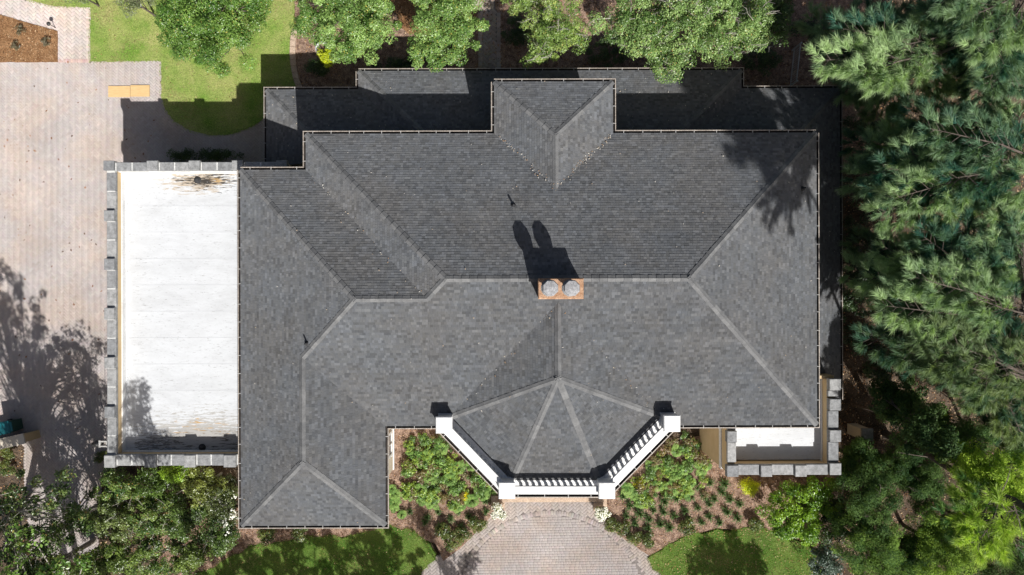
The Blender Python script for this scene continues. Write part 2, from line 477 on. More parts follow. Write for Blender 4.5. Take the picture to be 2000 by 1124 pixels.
lawn4 = px_poly([(1266, 1088), (1330, 1050), (1400, 1036), (1470, 1030), (1530, 1044), (1590, 1075), (1620, 1150), (1310, 1180), (1290, 1126)])
lawn4 = smooth_poly(lawn4, .16, .03, 8, 0, .07); sheet('front_lawn', lawn4, .04, M['soil_dark'])

# stone edging of the rear bed, laid as separate stones
edge = [W(577, 58), W(573, 80), W(572, 105), W(574, 130), W(579, 155), W(588, 178)]
eo = empty('bed_edging', (*W(574, 110), 0)); tag(eo, 'pale stone edging curving between lawn and rear planting bed', 'edging')
ex, ey = eo.location[:2]
for a, b_ in zip(edge[:-1], edge[1:]):
    a = np.array(a); b_ = np.array(b_); d = b_ - a; L = np.linalg.norm(d); d /= L; n = np.array([-d[1], d[0]])
    for k in range(2):
        p0 = a + d * (L * k / 2 + .01); p1 = a + d * (L * (k + 1) / 2 - .01); w = .14
        mb = MB(); mb.prism([tuple(p0 - n * w - (ex, ey)), tuple(p1 - n * w - (ex, ey)), tuple(p1 + n * w - (ex, ey)), tuple(p0 + n * w - (ex, ey))], -.05, .09 + random.uniform(-.01, .01))
        mb.build('stone', M['terracotta'], eo)


def scatter_in(poly, n, r):
    P = np.array(poly); lo, hi = P.min(0), P.max(0); q = r.uniform(lo, hi, (n * 2, 2)); q = q[in_poly(q, poly)]
    return q[:n]


def grass(name, polys, dens, cols, label, seed, hgt=.045):
    r = np.random.default_rng(seed); Ps = []
    for poly, z in polys:
        # only the part in or near the picture
        P = np.array(poly); lo = np.maximum(P.min(0), (-27.5, -15.8)); hi = np.minimum(P.max(0), (27.5, 15.8))
        n = int(dens * np.prod(hi - lo)); q = r.uniform(lo, hi, (n, 2)); q = q[in_poly(q, poly)]
        Ps.append(np.concatenate([q, np.full((len(q), 1), z)], 1))
    P = np.concatenate(Ps); n = len(P)
    a = r.uniform(0, 2 * PI, n); d = np.stack([np.cos(a), np.sin(a), np.zeros(n)], 1); s = np.stack([-np.sin(a), np.cos(a), np.zeros(n)], 1)
    h = hgt * r.uniform(.6, 1.5, n)[:, None]; w = .012
    V = np.stack([P - s * w, P + s * w, P + d * h * r.uniform(.3, 1.2, (n, 1)) + np.array([0, 0, 1]) * h], 1).reshape(-1, 3)
    f = np.arange(n * 3).reshape(-1, 3)
    u = .5 + .5 * np.sin(P[:, 0] * 1.3 + np.sin(P[:, 1] * 1.7) * 2) * np.cos(P[:, 1] * 1.1 + P[:, 0] * .6)
    u = np.clip(u * .6 + r.random(n) * .55, 0, 1)[:, None]
    t = np.array(cols[0]) * (1 - u) + np.array(cols[1]) * u
    dry = (np.sin(P[:, 0] * 2.1 + 1.3 * np.sin(P[:, 1] * 1.9)) + np.cos(P[:, 1] * 2.6 + 1.7 * np.sin(P[:, 0] * 1.1)) + r.normal(0, .5, n)) > 1.25
    t[dry] = np.array((.36, .29, .15)) * r.uniform(.7, 1.2, (dry.sum(), 1))
    t *= r.uniform(.7, 1.3, (n, 1))
    return tag(link(name, mesh_np(name, V, [f], M['grass'], np.repeat(t, 3, 0))), label, 'grass', kind='stuff')

def grow(poly, d):
    P = np.array(poly); c = []
    for i in range(len(P)):
        a, b_, e = P[i - 1], P[i], P[(i + 1) % len(P)]; t = e - a; t = t / (np.linalg.norm(t) + 1e-9); c.append(tuple(b_ + np.array([t[1], -t[0]]) * d))
    return c
def area(p): return sum(a[0] * b_[1] - b_[0] * a[1] for a, b_ in zip(p, p[1:] + p[:1]))
for nm, lw in (('rear', lawn1), ('left', lawn3), ('right', lawn4)):
    pp = smooth_poly(lw, .3) if nm == 'rear' else lw; big = grow(pp, .09 if area(pp) > 0 else -.09)
    if nm == 'rear': lawn1g = big
    elif nm == 'left': lawn3g = big
    else: lawn4g = big
grass('grass', [(lawn1g, .025)], 520, ((.20, .37, .055), (.45, .50, .16)), 'short bright green grass of the rear lawn', 21)
grass('grass', [(lawn3g, .035), (lawn4g, .035)], 560, ((.10, .235, .025), (.30, .38, .08)), 'short deep green grass of the front lawns', 22)


def litter(name, polys, dens, label, seed, L=.06, cols=((.36, .20, .10), (.16, .08, .04), (.50, .36, .22))):
    r = np.random.default_rng(seed); Ps = []
    for poly, z, k in polys:
        P = np.array(poly); lo = np.maximum(P.min(0), (-27.5, -15.8)); hi = np.minimum(P.max(0), (27.5, 15.8))
        n = int(dens * k * np.prod(hi - lo)); q = r.uniform(lo, hi, (n, 2)); q = q[in_poly(q, poly)]
        Ps.append(np.concatenate([q, np.full((len(q), 1), z)], 1))
    P = np.concatenate(Ps); n = len(P)
    nr = np.stack([r.normal(0, .45, n), r.normal(0, .45, n), np.ones(n)], 1)
    c = np.array(cols)[r.integers(0, len(cols), n)] * r.uniform(.6, 1.3, (n, 1))
    V, Fq, T = leaves_geo(P + np.array([0, 0, .02]), nr, L * r.uniform(.6, 1.4, n), .55, c, r)
    return tag(link(name, mesh_np(name, V, Fq, M['litter'], T)), label, 'leaf litter', kind='stuff')


def leaves_geo(P, nrm, L, wr, tone, r):
    """diamond leaves folded along the midrib"""
    n = len(P); nrm = nrm / (np.linalg.norm(nrm, axis=1, keepdims=True) + 1e-9)
    a = np.cross(nrm, r.normal(0, 1, (n, 3))); a /= (np.linalg.norm(a, axis=1, keepdims=True) + 1e-9); s = np.cross(nrm, a)
    L = np.broadcast_to(L, (n,))[:, None]; w = L * wr * .5
    V = np.stack([P - a * L * .5, P + s * w + nrm * L * .08, P + a * L * .5, P - s * w + nrm * L * .08], 1).reshape(-1, 3)
    f = (np.arange(n) * 4)[:, None]
    Fq = np.concatenate([f + np.array([0, 1, 2]), f + np.array([0, 2, 3])])
    return V, [Fq], np.repeat(tone, 4, 0)


forest = px_poly([(1560, -40), (2060, -40), (2060, 1180), (1500, 1180), (1560, 1000), (1640, 800)])
forest2 = px_poly([(-60, 880), (60, 880), (70, 1180), (500, 1180), (760, 1040), (470, 960), (200, 960), (190, 1100), (60, 1100)])
litter('leaf_litter', [(bed3, .03, 1), (bed4, .03, 1), (lawn4, .07, .6), (lawn3, .07, .18), (lawn1, .05, .07), (strawbed, .04, 1.4), (sandy, .03, 1.2)], 90, 'brown fallen leaves and bark chips on beds and lawns', 31)
litter('leaf_litter', [(forest, -.11, 1), (forest2, -.11, 1), (bed1, -.01, .7)], 45, 'dry brown leaves under the trees around the house', 32, .09)

# ------------------------------------------------------------------ the house
house = empty('house', (0, 0, 0), 0, 'large house with dark grey shingle hip roofs and a white roof terrace', 'house')
ZU, ZL, PT = 6.3, 3.0, 0.49
def X(px, z=ZU, py=562): return W(px, py, z)[0]
def Y(py, z=ZU, px=1000): return W(px, py, z)[1]
ax0, ax1, ayN, ayS = X(598), X(1595), Y(261), Y(832)
bx0, byN = X(470), Y(331)
cx1, cyS = X(752), Y(1026)
ex0, ex1, eyN = X(966), X(1198), Y(160)

def plane(p0, g): return (g[0], g[1], p0[2] - g[0] * p0[0] - g[1] * p0[1])      # z = a x + b y + c
def zat(pl, x, y): return pl[0] * x + pl[1] * y + pl[2]
def N_(y, z=ZU): return plane((0, y, z), (0, -PT))
def S_(y, z=ZU): return plane((0, y, z), (0, PT))
def W_(x, z=ZU): return plane((x, 0, z), (PT, 0))
def E_(x, z=ZU): return plane((x, 0, z), (-PT, 0))

aym = (ayN + ayS) / 2; ad = (ayN - ayS) / 2; aR0, aR1 = ax0 + ad, ax1 - ad
bym = (byN + ayS) / 2; bd = (byN - ayS) / 2; bR0 = bx0 + bd
xs = ax0 + bd                                  # where the west ridge meets the main roof
cxm = (bx0 + cx1) / 2; cd = (cx1 - bx0) / 2; cyn = ayS + cd; cys = cyS + cd
dxm = (ex0 + ex1) / 2; dd = (ex1 - ex0) / 2; dyn = eyN - dd; dys = ayN - dd
# bay
zE = 6.55
V1 = W(880, 815, zE); V4 = W(1290, 813, zE); V2 = W(1001, 938, zE); V3 = W(1170, 938, zE)
fx, fy = W(1090, 740, 8.85); fz = 8.85
fyn = ayS + (fz - ZU) / PT
def plane3(a, b, c):
    a, b, c = Vector(a), Vector(b), Vector(c); n = (b - a).cross(c - a); return (-n.x / n.z, -n.y / n.z, a.dot(n) / n.z)
ap = (fx, fy, fz)
pSW = plane3(ap, (*V1, zE), (*V2, zE)); pS = plane3(ap, (*V2, zE), (*V3, zE)); pSE = plane3(ap, (*V3, zE), (*V4, zE))
pBW = plane3(ap, (fx, fyn, fz), (*V1, zE)); pBE = plane3(ap, (fx, fyn, fz), (*V4, zE))

VOL = {   # volume -> planes whose lower envelope is its height, and its footprint box
    'A': ([N_(ayN), S_(ayS), W_(ax0), E_(ax1)], (ax0, ax1, ayS, ayN)),
    'B': ([N_(byN), S_(ayS), W_(bx0)], (bx0, 0, ayS, byN)),
    'C': ([S_(cyS), W_(bx0), E_(cx1)], (bx0, cx1, cyS, cyn + .5)),
    'D': ([N_(eyN), W_(ex0), E_(ex1)], (ex0, ex1, 0, eyN)),
    'E': ([pSW, pS, pSE, pBW, pBE], (V1[0], V4[0], V2[1], fyn)),
}
def zvol(v, x, y):
    pls, (x0, x1, y0, y1) = VOL[v]
    if not (x0 <= x <= x1 and y0 <= y <= y1): return -9
    return min(zat(p, x, y) for p in pls)

Q = 9
UP = [   # (volume, plane, plan polygon)
    ('A', N_(ayN), [(ax0, ayN), (ax1, ayN), (aR1, aym), (aR0, aym)]),
    ('A', E_(ax1), [(ax1, ayN), (ax1, ayS), (aR1, aym)]),
    ('A', S_(ayS), [(aR1, aym), (ax1, ayS), (xs, ayS), (xs, bym), (aR0, aym)]),
    ('A', W_(ax0), [(ax0, ayN), (aR0, aym), (ax0, ayS)]),
    ('B', N_(byN), [(bx0, byN), (ax0 + bd + 1.2, byN), (xs + 1.2, bym), (bR0, bym)]),
    ('B', S_(ayS), [(bR0, bym), (xs, bym), (xs, ayS), (bx0, ayS)]),
    ('B', W_(bx0), [(bx0, byN), (bR0, bym), (cxm, cyn), (bx0, cyn)]),
    ('C', W_(bx0), [(bx0, cyn), (cxm, cyn), (cxm, cys), (bx0, cyS)]),
    ('C', E_(cx1), [(cxm, cyn), (cx1, cyn), (cx1, cyS), (cxm, cys)]),
    ('C', S_(cyS), [(bx0, cyS), (cxm, cys), (cx1, cyS)]),
    ('D', N_(eyN), [(ex0, eyN), (ex1, eyN), (dxm, dyn)]),
    ('D', W_(ex0), [(ex0, eyN), (dxm, dyn), (dxm, dys), (ex0, dys)]),
    ('D', E_(ex1), [(ex1, eyN), (ex1, dys), (dxm, dys), (dxm, dyn)]),
    ('E', pBW, [(fx, fy), (fx, fyn), (V1[0], fyn), V1]),
    ('E', pBE, [(fx, fy), V4, (V4[0], fyn), (fx, fyn)]),
    ('E', pSW, [(fx, fy), V1, V2]), ('E', pS, [(fx, fy), V2, V3]), ('E', pSE, [(fx, fy), V3, V4]),
]
# lower roof round the north and east sides
lx0, lx1, lyN = X(521, ZL), X(1641, ZL), Y(174.5, ZL, 900)
wx0, wx1, wyN = X(701, ZL), X(1449, ZL), Y(138.5, ZL)
lyS, lyW = -4.12, 5.66
LD = 3.6; LE = lx1 - 14.62
VOL['L'] = ([N_(lyN, ZL), W_(lx0, ZL), E_(lx1, ZL)], (lx0, lx1, -5.3, lyN))
VOL['W'] = ([N_(wyN, ZL), W_(wx0, ZL), E_(wx1, ZL)], (wx0, wx1, 4.0, wyN))
LOW = [
    ('L', N_(lyN, ZL), [(lx0, lyN), (lx1, lyN), (lx1 - LD, lyN - LD), (lx0 + LD, lyN - LD)]),
    ('L', W_(lx0, ZL), [(lx0, lyN), (lx0 + LD, lyN - LD), (lx0 + LD, lyW), (lx0, lyW)]),
    ('L', E_(lx1, ZL), [(lx1, lyN), (lx1, lyS), (lx1 - LD, lyS), (lx1 - LD, lyN - LD)]),
    ('L', E_(lx1, ZL), [(lx1, lyS), (lx1, -5.3), (lx1 - LE, -5.3), (lx1 - LE, lyS)]),
    ('W', N_(wyN, ZL), [(wx0, wyN), (wx1, wyN), (wx1 - 4.4, wyN - 4.4), (wx0 + 4.4, wyN - 4.4)]),
    ('W', W_(wx0, ZL), [(wx0, wyN), (wx0 + 4.4, wyN - 4.4), (wx0 + 4.4, wyN - 5.4), (wx0, wyN - 1.0)]),
    ('W', E_(wx1, ZL), [(wx1, wyN), (wx1, wyN - 1.0), (wx1 - 4.4, wyN - 5.4), (wx1 - 4.4, wyN - 4.4)]),
]


def ccw(poly):
    a = sum(p[0] * q[1] - q[0] * p[1] for p, q in zip(poly, poly[1:] + poly[:1]))
    return list(poly) if a > 0 else list(poly)[::-1]


def clip_convex(sub, clip):
    out = sub
    for (ax, ay), (bx, by) in zip(clip, clip[1:] + clip[:1]):
        inp, out = out, []
        if not inp: return []
        def sd(p): return (bx - ax) * (p[1] - ay) - (by - ay) * (p[0] - ax)
        for p, q in zip(inp, inp[1:] + inp[:1]):
            sp, sq = sd(p), sd(q)
            if sp >= 0: out.append(p)
            if (sp >= 0) != (sq >= 0):
                t = sp / (sp - sq); out.append((p[0] + (q[0] - p[0]) * t, p[1] + (q[1] - p[1]) * t))
    return out


def shingles(faces, others, seed, expo=.116):
    r = random.Random(seed); V = []; Fs = []; T = []
    for vol, pl, poly in faces:
        poly = ccw(poly)
        gl = math.hypot(pl[0], pl[1]); up = (pl[0] / gl, pl[1] / gl); ac_ = (-up[1], up[0])
        uv = [(x * ac_[0] + y * ac_[1], x * up[0] + y * up[1]) for x, y in poly]; uv = ccw(uv)
        u0, u1 = min(p[0] for p in uv), max(p[0] for p in uv); v0, v1 = min(p[1] for p in uv), max(p[1] for p in uv)
        ep = expo / math.sqrt(1 + gl * gl)
        edges = list(zip(uv, uv[1:] + uv[:1]))
        nrow = int((v1 - v0) / ep) + 1
        big = [r.uniform(.96, 1.04) for _ in range(nrow + 1)]
        for k in range(nrow):
            va, vb = v0 + k * ep, v0 + (k + 1) * ep
            us = [u0 - r.random() * .3]
            while us[-1] < u1: us.append(us[-1] + r.choice((.09, .10, .11, .12, .12, .13, .14, .18, .24)))
            run = 0; tn = None
            for ua, ub in zip(us[:-1], us[1:]):
                jb = va - r.uniform(0, .006)
                rect = [(ua + .002, jb), (ub - .002, jb), (ub - .002, vb), (ua + .002, vb)]
                ins = all((b[0] - a[0]) * (p[1] - a[1]) - (b[1] - a[1]) * (p[0] - a[0]) >= -1e-9 - (.008 if True else 0) * math.hypot(b[0] - a[0], b[1] - a[1]) for a, b in edges for p in rect)
                pg = rect if ins else clip_convex(rect, uv)
                if len(pg) < 3: continue
                cu = sum(p[0] for p in pg) / len(pg); cv = sum(p[1] for p in pg) / len(pg)
                cx = cu * ac_[0] + cv * up[0]; cy = cu * ac_[1] + cv * up[1]
                cz = zat(pl, cx, cy)
                if any(zvol(o, cx, cy) > cz + .05 for o in others if o != vol): continue
                th = r.choice((.006, .008, .011, .014))
                f = r.choice((.74, .83, .90, .95, .98, 1.0, 1.0, 1.03, 1.07, 1.14, 1.26)) * big[k]
                w = r.random() * .05
                tone = (.120 * f * (1 + w * .4), .1275 * f, .139 * f * (1 - w), 1)
                b0 = len(V)
                for u, v in pg:
                    x = u * ac_[0] + v * up[0]; y = u * ac_[1] + v * up[1]; t = min(1, max(0, (v - va) / ep))
                    V.append((x, y, zat(pl, x, y) + .004 + (1 - t) * th)); T.append(tone)
                n = len(pg); Fs.append(tuple(range(b0, b0 + n)))
                for i in range(n):
                    p, q = pg[i], pg[(i + 1) % n]
                    if (abs(p[1] - jb) < 1e-6 and abs(q[1] - jb) < 1e-6) or (ins and i in (1, 3)):
                        c = len(V)
                        for (u, v) in (p, q):
                            x = u * ac_[0] + v * up[0]; y = u * ac_[1] + v * up[1]
                            V.append((x, y, zat(pl, x, y) - .004)); T.append(tone)
                        Fs.append((b0 + i, c, c + 1, b0 + (i + 1) % n))
    return V, Fs, T


def deck(name, faces):
    mb = MB()
    for vol, pl, poly in faces:
        poly = ccw(poly); n = len(poly)
        top = [(x, y, zat(pl, x, y) - .012) for x, y in poly]
        mb.add(top, [tuple(range(n))])
        # eave board under the lowest edge
        zm = min(t[2] for t in top)
        for i in range(n):
            p, q = top[i], top[(i + 1) % n]
            if p[2] < zm + .01 and q[2] < zm + .01 and zm > 0:
                mb.add([p, q, (q[0], q[1], q[2] - .16), (p[0], p[1], p[2] - .16)], [(3, 2, 1, 0)])
    return mb.build(name, M['deck'], house)


roof = deck('roof', UP); porch_roof = deck('porch_roof', LOW)
V, Fs, T = shingles(UP, ('A', 'B', 'C', 'D', 'E'), 3)
link('shingle', mesh('shingle', V, Fs, M['shingle'], T), roof)['kind'] = 'stuff'
V, Fs, T = shingles(LOW, ('L', 'W'), 4)
link('shingle', mesh('shingle', V, Fs, M['shingle'], T), porch_roof)['kind'] = 'stuff'

# ridge and hip caps, each a bent shingle lapped over the next
def zU(x, y): return max(zvol(v, x, y) for v in 'ABCDE')
cap_left = {'roof': 300, 'porch_roof': 300}; over = {}
def caps(p0, p1, pa, pb, par, expo=.30, w=.125):
    """from p0 (low end) to p1; pa plane on the left of travel, pb on the right"""
    a, b = Vector(p0), Vector(p1); d = b - a; L = d.length; d.normalize()
    dh = Vector((d.x, d.y, 0)).normalized(); n = Vector((-dh.y, dh.x, 0))
    sl = d.z / max(1e-6, math.hypot(d.x, d.y))
    def drop(pl, s): return (pl[0] * n.x + pl[1] * n.y) * s * w
    da, db = drop(pa, 1), drop(pb, -1)
    ln = expo + .07; V = []
    for x, lift in ((0, .034), (ln, .012)):
        for s, dz in ((w, da), (w * .35, da * .35 + .006), (0, .014), (-w * .35, db * .35 + .006), (-w, db)):
            V.append((x, s, dz + lift + x * sl))
    V += [(0, y, z - .03) for _, y, z in V[:5]] + [(ln, V[5][1], V[5][2] - .02), (ln, V[9][1], V[9][2] - .02)]
    Fc = [(i, i + 5, i + 6, i + 1) for i in range(4)] + [(i, i + 1, 11 + i, 10 + i) for i in range(4)] + [(0, 10, 15, 5), (4, 9, 16, 14)]
    me = mesh('ridge_cap', V, Fc, M['cap'])
    ang = math.atan2(dh.y, dh.x); Lh = math.hypot(b.x - a.x, b.y - a.y); k = max(1, int(Lh / expo)); e = Lh / k
    for i in range(k):
        q = a + Vector((dh.x, dh.y, sl)) * (e * i)
        if cap_left[par.name] > 0:
            o = link('ridge_cap', me, par, q); o.rotation_euler = (0, 0, ang + random.uniform(-.02, .02)); cap_left[par.name] -= 1
        else:
            over.setdefault(par.name, []).append((V, Fc, q, ang))

def P3(x, y, pl): return (x, y, zat(pl, x, y))
pN, pS_, pW, pE = N_(ayN), S_(ayS), W_(ax0), E_(ax1)
caps(P3(ax0, ayN, pN), P3(aR0, aym, pN), pN, pW, roof)
caps(P3(ax1, ayN, pN), P3(aR1, aym, pN), pE, pN, roof)
caps(P3(ax1, ayS, pS_), P3(aR1, aym, pS_), pS_, pE, roof)
caps(P3(aR0, aym, pN), P3(aR1, aym, pN), pN, pS_, roof)
caps(P3(xs, bym, pS_), P3(aR0, aym, pS_), pW, pS_, roof)
bN, bW = N_(byN), W_(bx0)
caps(P3(bx0, byN, bN), P3(bR0, bym, bN), bN, bW, roof)
caps(P3(bR0, bym, bN), P3(xs, bym, bN), bN, pS_, roof)
caps(P3(cxm, cyn, bW), P3(bR0, bym, bW), bW, pS_, roof)
cE, cS = E_(cx1), S_(cyS)
caps(P3(cxm, cys, bW), P3(cxm, cyn, bW), bW, cE, roof)
caps(P3(bx0, cyS, bW), P3(cxm, cys, bW), bW, cS, roof)
caps(P3(cx1, cyS, cE), P3(cxm, cys, cE), cS, cE, roof)
eN, eW, eE = N_(eyN), W_(ex0), E_(ex1)
caps(P3(ex0, eyN, eN), P3(dxm, dyn, eN), eN, eW, roof)
caps(P3(ex1, eyN, eN), P3(dxm, dyn, eN), eE, eN, roof)
caps(P3(dxm, dys, eW), P3(dxm, dyn, eW), eW, eE, roof)
caps((fx, fy, fz), (fx, fyn, fz), pBW, pBE, roof)
caps((*V1, zE), ap, pBW, pSW, roof); caps((*V2, zE), ap, pSW, pS, roof); caps((*V3, zE), ap, pS, pSE, roof); caps((*V4, zE), ap, pSE, pBE, roof)
lN, lW, lE = N_(lyN, ZL), W_(lx0, ZL), E_(lx1, ZL)
caps(P3(lx0, lyN, lN), P3(lx0 + LD, lyN - LD, lN), lN, lW, porch_roof)
caps(P3(lx1, lyN, lN), P3(lx1 - LD, lyN - LD, lN), lE, lN, porch_roof)
wN, wW, wE = N_(wyN, ZL), W_(wx0, ZL), E_(wx1, ZL)
caps(P3(wx0, wyN, wN), P3(wx0 + 4.3, wyN - 4.3, wN), wN, wW, porch_roof)
caps(P3(wx1, wyN, wN), P3(wx1 - 4.3, wyN - 4.3, wN), wE, wN, porch_roof)
for par, lst in over.items():
    mb = MB()
    for Vc, Fc, q, ang in lst:
        c, s = math.cos(ang), math.sin(ang)
        mb.add([(q.x + x * c - y * s, q.y + x * s + y * c, q.z + z) for x, y, z in Vc], Fc)
    mb.build('ridge_caps_far', M['cap'], bpy.data.objects[par])['kind'] = 'stuff'

# gutters with hanger straps
br_me = {}
def gutter(path, z, closed=False, width=.13, step=.72):
    pts = [Vector((x, y, 0)) for x, y in path]; prof = [(.012, -.015), (.012, -.125), (width - .038, -.125), (width - .038, -.012), (width, -.012), (width, -.05), (width - .005, -.145), (0.0, -.145)]
    n = len(pts); V = []; Fi = []; Fo = []
    def off(i, d):
        ns = []
        for j in (i - 1, i):
            if 0 <= j < n - 1:
                s = (pts[j + 1] - pts[j]).normalized(); ns.append(Vector((-s.y, s.x, 0)))
        m = sum(ns, Vector()) / len(ns)
        return pts[i] + m * (d / m.length_squared)
    for i in range(n):
        for d, dz in prof:
            q = off(i, d); V.append((q.x, q.y, z + dz))
    k = len(prof)
    for i in range(n - 1):
        for j in range(k - 1):
            f = (i * k + j, (i + 1) * k + j, (i + 1) * k + j + 1, i * k + j + 1)
            (Fi if j < 3 else Fo).append(f)
    g = link('gutter', mesh('gutter', V, Fo + Fi, M['gutter']), house)
    g.data.materials.append(M['gutter_in'])
    g.data.polygons.foreach_set('material_index', np.array([0] * len(Fo) + [1] * len(Fi), dtype=np.int32))
    key = width
    if key not in br_me:
        mb = MB(); mb.box(-.011, .011, -.01, width, -.008, .004); br_me[key] = mesh('bracket', mb.V, mb.Fs, M['bracket'])
    for i in range(n - 1):
        d = pts[i + 1] - pts[i]; L = d.length; a = math.atan2(d.y, d.x); c = max(1, int(L / step))
        for q in range(c):
            t = (q + .5 + random.uniform(-.12, .12)) / c
            o = link('bracket', br_me[key], g, pts[i] + d * t + Vector((0, 0, z - .004))); o.rotation_euler = (0, 0, a)
    return g

gutter([(W(868, 832)[0] * 0 + X(862), ayS), (cx1, ayS), (cx1, cyS), (bx0, cyS), (bx0, byN)], ZU)
gutter([(bx0, byN), (ax0, byN), (ax0, ayN), (ex0, ayN), (ex0, eyN)], ZU)
gutter([(ex0, eyN), (ex1, eyN), (ex1, ayN), (ax1, ayN)], ZU)
gutter([(ax1, ayN), (ax1, ayS), (X(1320), ayS)], ZU)
gutter([(lx0, lyW), (lx0, lyN), (wx0, lyN), (wx0, wyN)], ZL)
gutter([(wx0, wyN), (wx1, wyN), (wx1, lyN), (lx1, lyN)], ZL)
gutter([(lx1, lyN), (lx1, -5.3)], ZL, step=1.0)

# walls and soffits
def wall(poly, z0, z1, mat='stucco_pale'):
    mb = MB(); mb.prism(ccw(poly), z0, z1); return mb.build('wall', M[mat], house)
def rect(x0, x1, y0, y1): return [(x0, y0), (x1, y0), (x1, y1), (x0, y1)]
wall(rect(ax0 + .7, ax1 - .72, ayS + .7, ayN - .7), -.1, ZU + .1)
wall(rect(bx0 + .7, ax0 + 1, ayS + .73, byN - .7), -.1, ZU + .09)
cw = wall(rect(bx0 + .73, cx1 - .75, cyS + .75, ayS + 1), -.1, ZU + .08)
wall(rect(ex0 + .7, ex1 - .7, ayN - 1, eyN - .7), -.1, ZU + .07)
wall(rect(lx0 + .7, lx1 - .7, 6.2, lyN - .65), -.1, ZL + .1)
wall(rect(wx0 + .7, wx1 - .7, 6.3, wyN - .65), -.1, ZL + .08)
wall(rect(12.0, lx1 - .73, -4.6, 6.4), -.1, ZL + .09)
bayp = [(V1[0] + .1, ayS + 1), (V1[0] + .1, V1[1]), (V2[0] + .05, V2[1] + .1), (V3[0] - .05, V3[1] + .1), (V4[0] - .1, V4[1]), (V4[0] - .1, ayS + 1)]
wall(bayp, -.1, zE - .25, 'white')
mb = MB()
for k, (x0, x1, y0, y1) in enumerate(((ax0, ax1, ayS, ayN), (bx0, ax0 + .5, ayS + .01, byN), (bx0, cx1, cyS, ayS + .5), (ex0, ex1, ayN - .5, eyN))):
    z = ZU - .15 - .004 * k; mb.add([(x0, y0, z), (x1, y0, z), (x1, y1, z), (x0, y1, z)], [(3, 2, 1, 0)])
for k, (x0, x1, y0, y1) in enumerate(((lx0, lx1, 5.7, lyN), (wx0, wx1, 6, wyN), (14.7, lx1, -5.25, 5.7))):
    z = ZL - .15 - .004 * k; mb.add([(x0, y0, z), (x1, y0, z), (x1, y1, z), (x0, y1, z)], [(3, 2, 1, 0)])
mb.build('soffit', M['soffit'], house)
# window in the east wall of the front wing
wxx = cx1 - .75; wy = W(770, 872, 1.5)[1]
mb = MB()
for y0, y1, z0, z1 in ((-.62, -.5, .8, 2.4), (.5, .62, .8, 2.4), (-.62, .62, 2.4, 2.55), (-.68, .68, .68, .8), (-.03, .03, .8, 2.4), (-.5, .5, 1.57, 1.63)):
    mb.box(wxx, wxx + .06, wy + y0, wy + y1, z0, z1)
wf = mb.build('window', M['white'], house)
mb = MB(); mb.box(wxx + .003, wxx + .02, wy - .5, wy + .5, .8, 2.4); mb.build('pane', M['glass'], wf)
mb = MB(); mb.box(wxx - .02, wxx + .05, cyS + .72, ayS + .6, -.1, .25); mb.build('plinth', M['white'], house)

# ---- terrace on the west side: membrane, parapet and coping
ZC = 4.6
tx0, tx1 = X(208.5, ZC), X(226, ZC)
tyN1, tyN0 = Y(317, ZC, 300), Y(334, ZC, 300)
tyS0, tyS1 = Y(888, ZC, 300), Y(910, ZC, 300)
twx = bx0 + .7
mb = MB(); mb.box(tx0 + .05, twx - .002, tyS1 + .05, tyN1 - .05, -.1, 3.6); mb.build('terrace_wall', M['stucco_pale'], house)
mb = MB(); mb.box(tx1 + .02, twx - .003, tyS0 + .02, tyN0 - .02, 3.6, ZM); fr = mb.build('flat_roof', M['membrane'], house)
par = MB()
par.box(tx0 + .05, tx1 - .03, tyS1 + .05, tyN1 - .05, 3.6, 4.42)
par.box(tx1 - .03, twx - .004, tyS1 + .05, tyS0 - .03, 3.6, 4.42)
par.box(tx1 - .03, X(560, ZC), tyN0 + .03, tyN1 - .05, 3.0, 4.42)
parapet = par.build('parapet', M['stucco'], house)
mb = MB()   # turned-up membrane along the foot of the parapet
mb.box(tx1 - .03, tx1 + .02, tyS0 - .03, tyN0 + .03, ZM - .2, ZM + .26)
mb.box(tx1 + .02, twx - .005, tyN0 - .02, tyN0 + .03, ZM - .2, 4.41)
mb.box(tx1 + .02, twx - .006, tyS0 - .03, tyS0 + .02, ZM - .2, ZM + .2)
mb.build('membrane_upstand', M['white'], fr)
ny_ = 11
for k in range(ny_):
    yy = tyS0 + .3 + (tyN0 - tyS0 - .6) * k / (ny_ - 1); sm_ = MB(); sm_.box(tx1 + .03, twx - .02, yy - .035, yy + .035, ZM - .01, ZM + .005); sm_.build('membrane_seam', M['membrane'], fr)
for cx, cy in ((dx1, dy1), (dx2, dy2 - .45)):
    mb = MB(); mb.lathe([(.17, 0), (.17, .015), (.10, .03), (.10, .09), (.07, .13), (.02, .15)], n=10); mb.build('roof_drain', M['deck'], fr, True, (cx, cy, ZM))

def coping(name, x0, x1, y0, y1, zt, parent, th=.16):
    cx, cy = (x0 + x1) / 2, (y0 + y1) / 2; mb = MB(); mb.box(x0 - cx, x1 - cx, y0 - cy, y1 - cy, -th, 0, .018)
    return mb.build(name, M['stone'], parent, False, (cx, cy, zt + random.uniform(-.004, .004)))

def run_x(xs_px, y0, y1, z, parent, over_out, side):
    """coping along x: list of (px0, px1, is_pier)"""
    for a, b_, pier in xs_px:
        x0, x1 = X(a, z) + .008, X(b_, z) - .008
        if pier: coping('pier_cap', x0, x1, y0 - (over_out if side < 0 else -.01), y1 + (over_out if side > 0 else -.01), z + .13, parent, .30)
        else: coping('coping_stone', x0, x1, y0, y1, z, parent)
def run_y(ys_px, x0, x1, z, parent, over_out, side):
    for a, b_, pier in ys_px:
        y0, y1 = Y(b_, z, 300) + .008, Y(a, z, 300) - .008
        if pier: coping('pier_cap', x0 - (over_out if side < 0 else -.01), x1 + (over_out if side > 0 else -.01), y0, y1, z + .13, parent, .30)
        else: coping('coping_stone', x0, x1, y0, y1, z, parent)

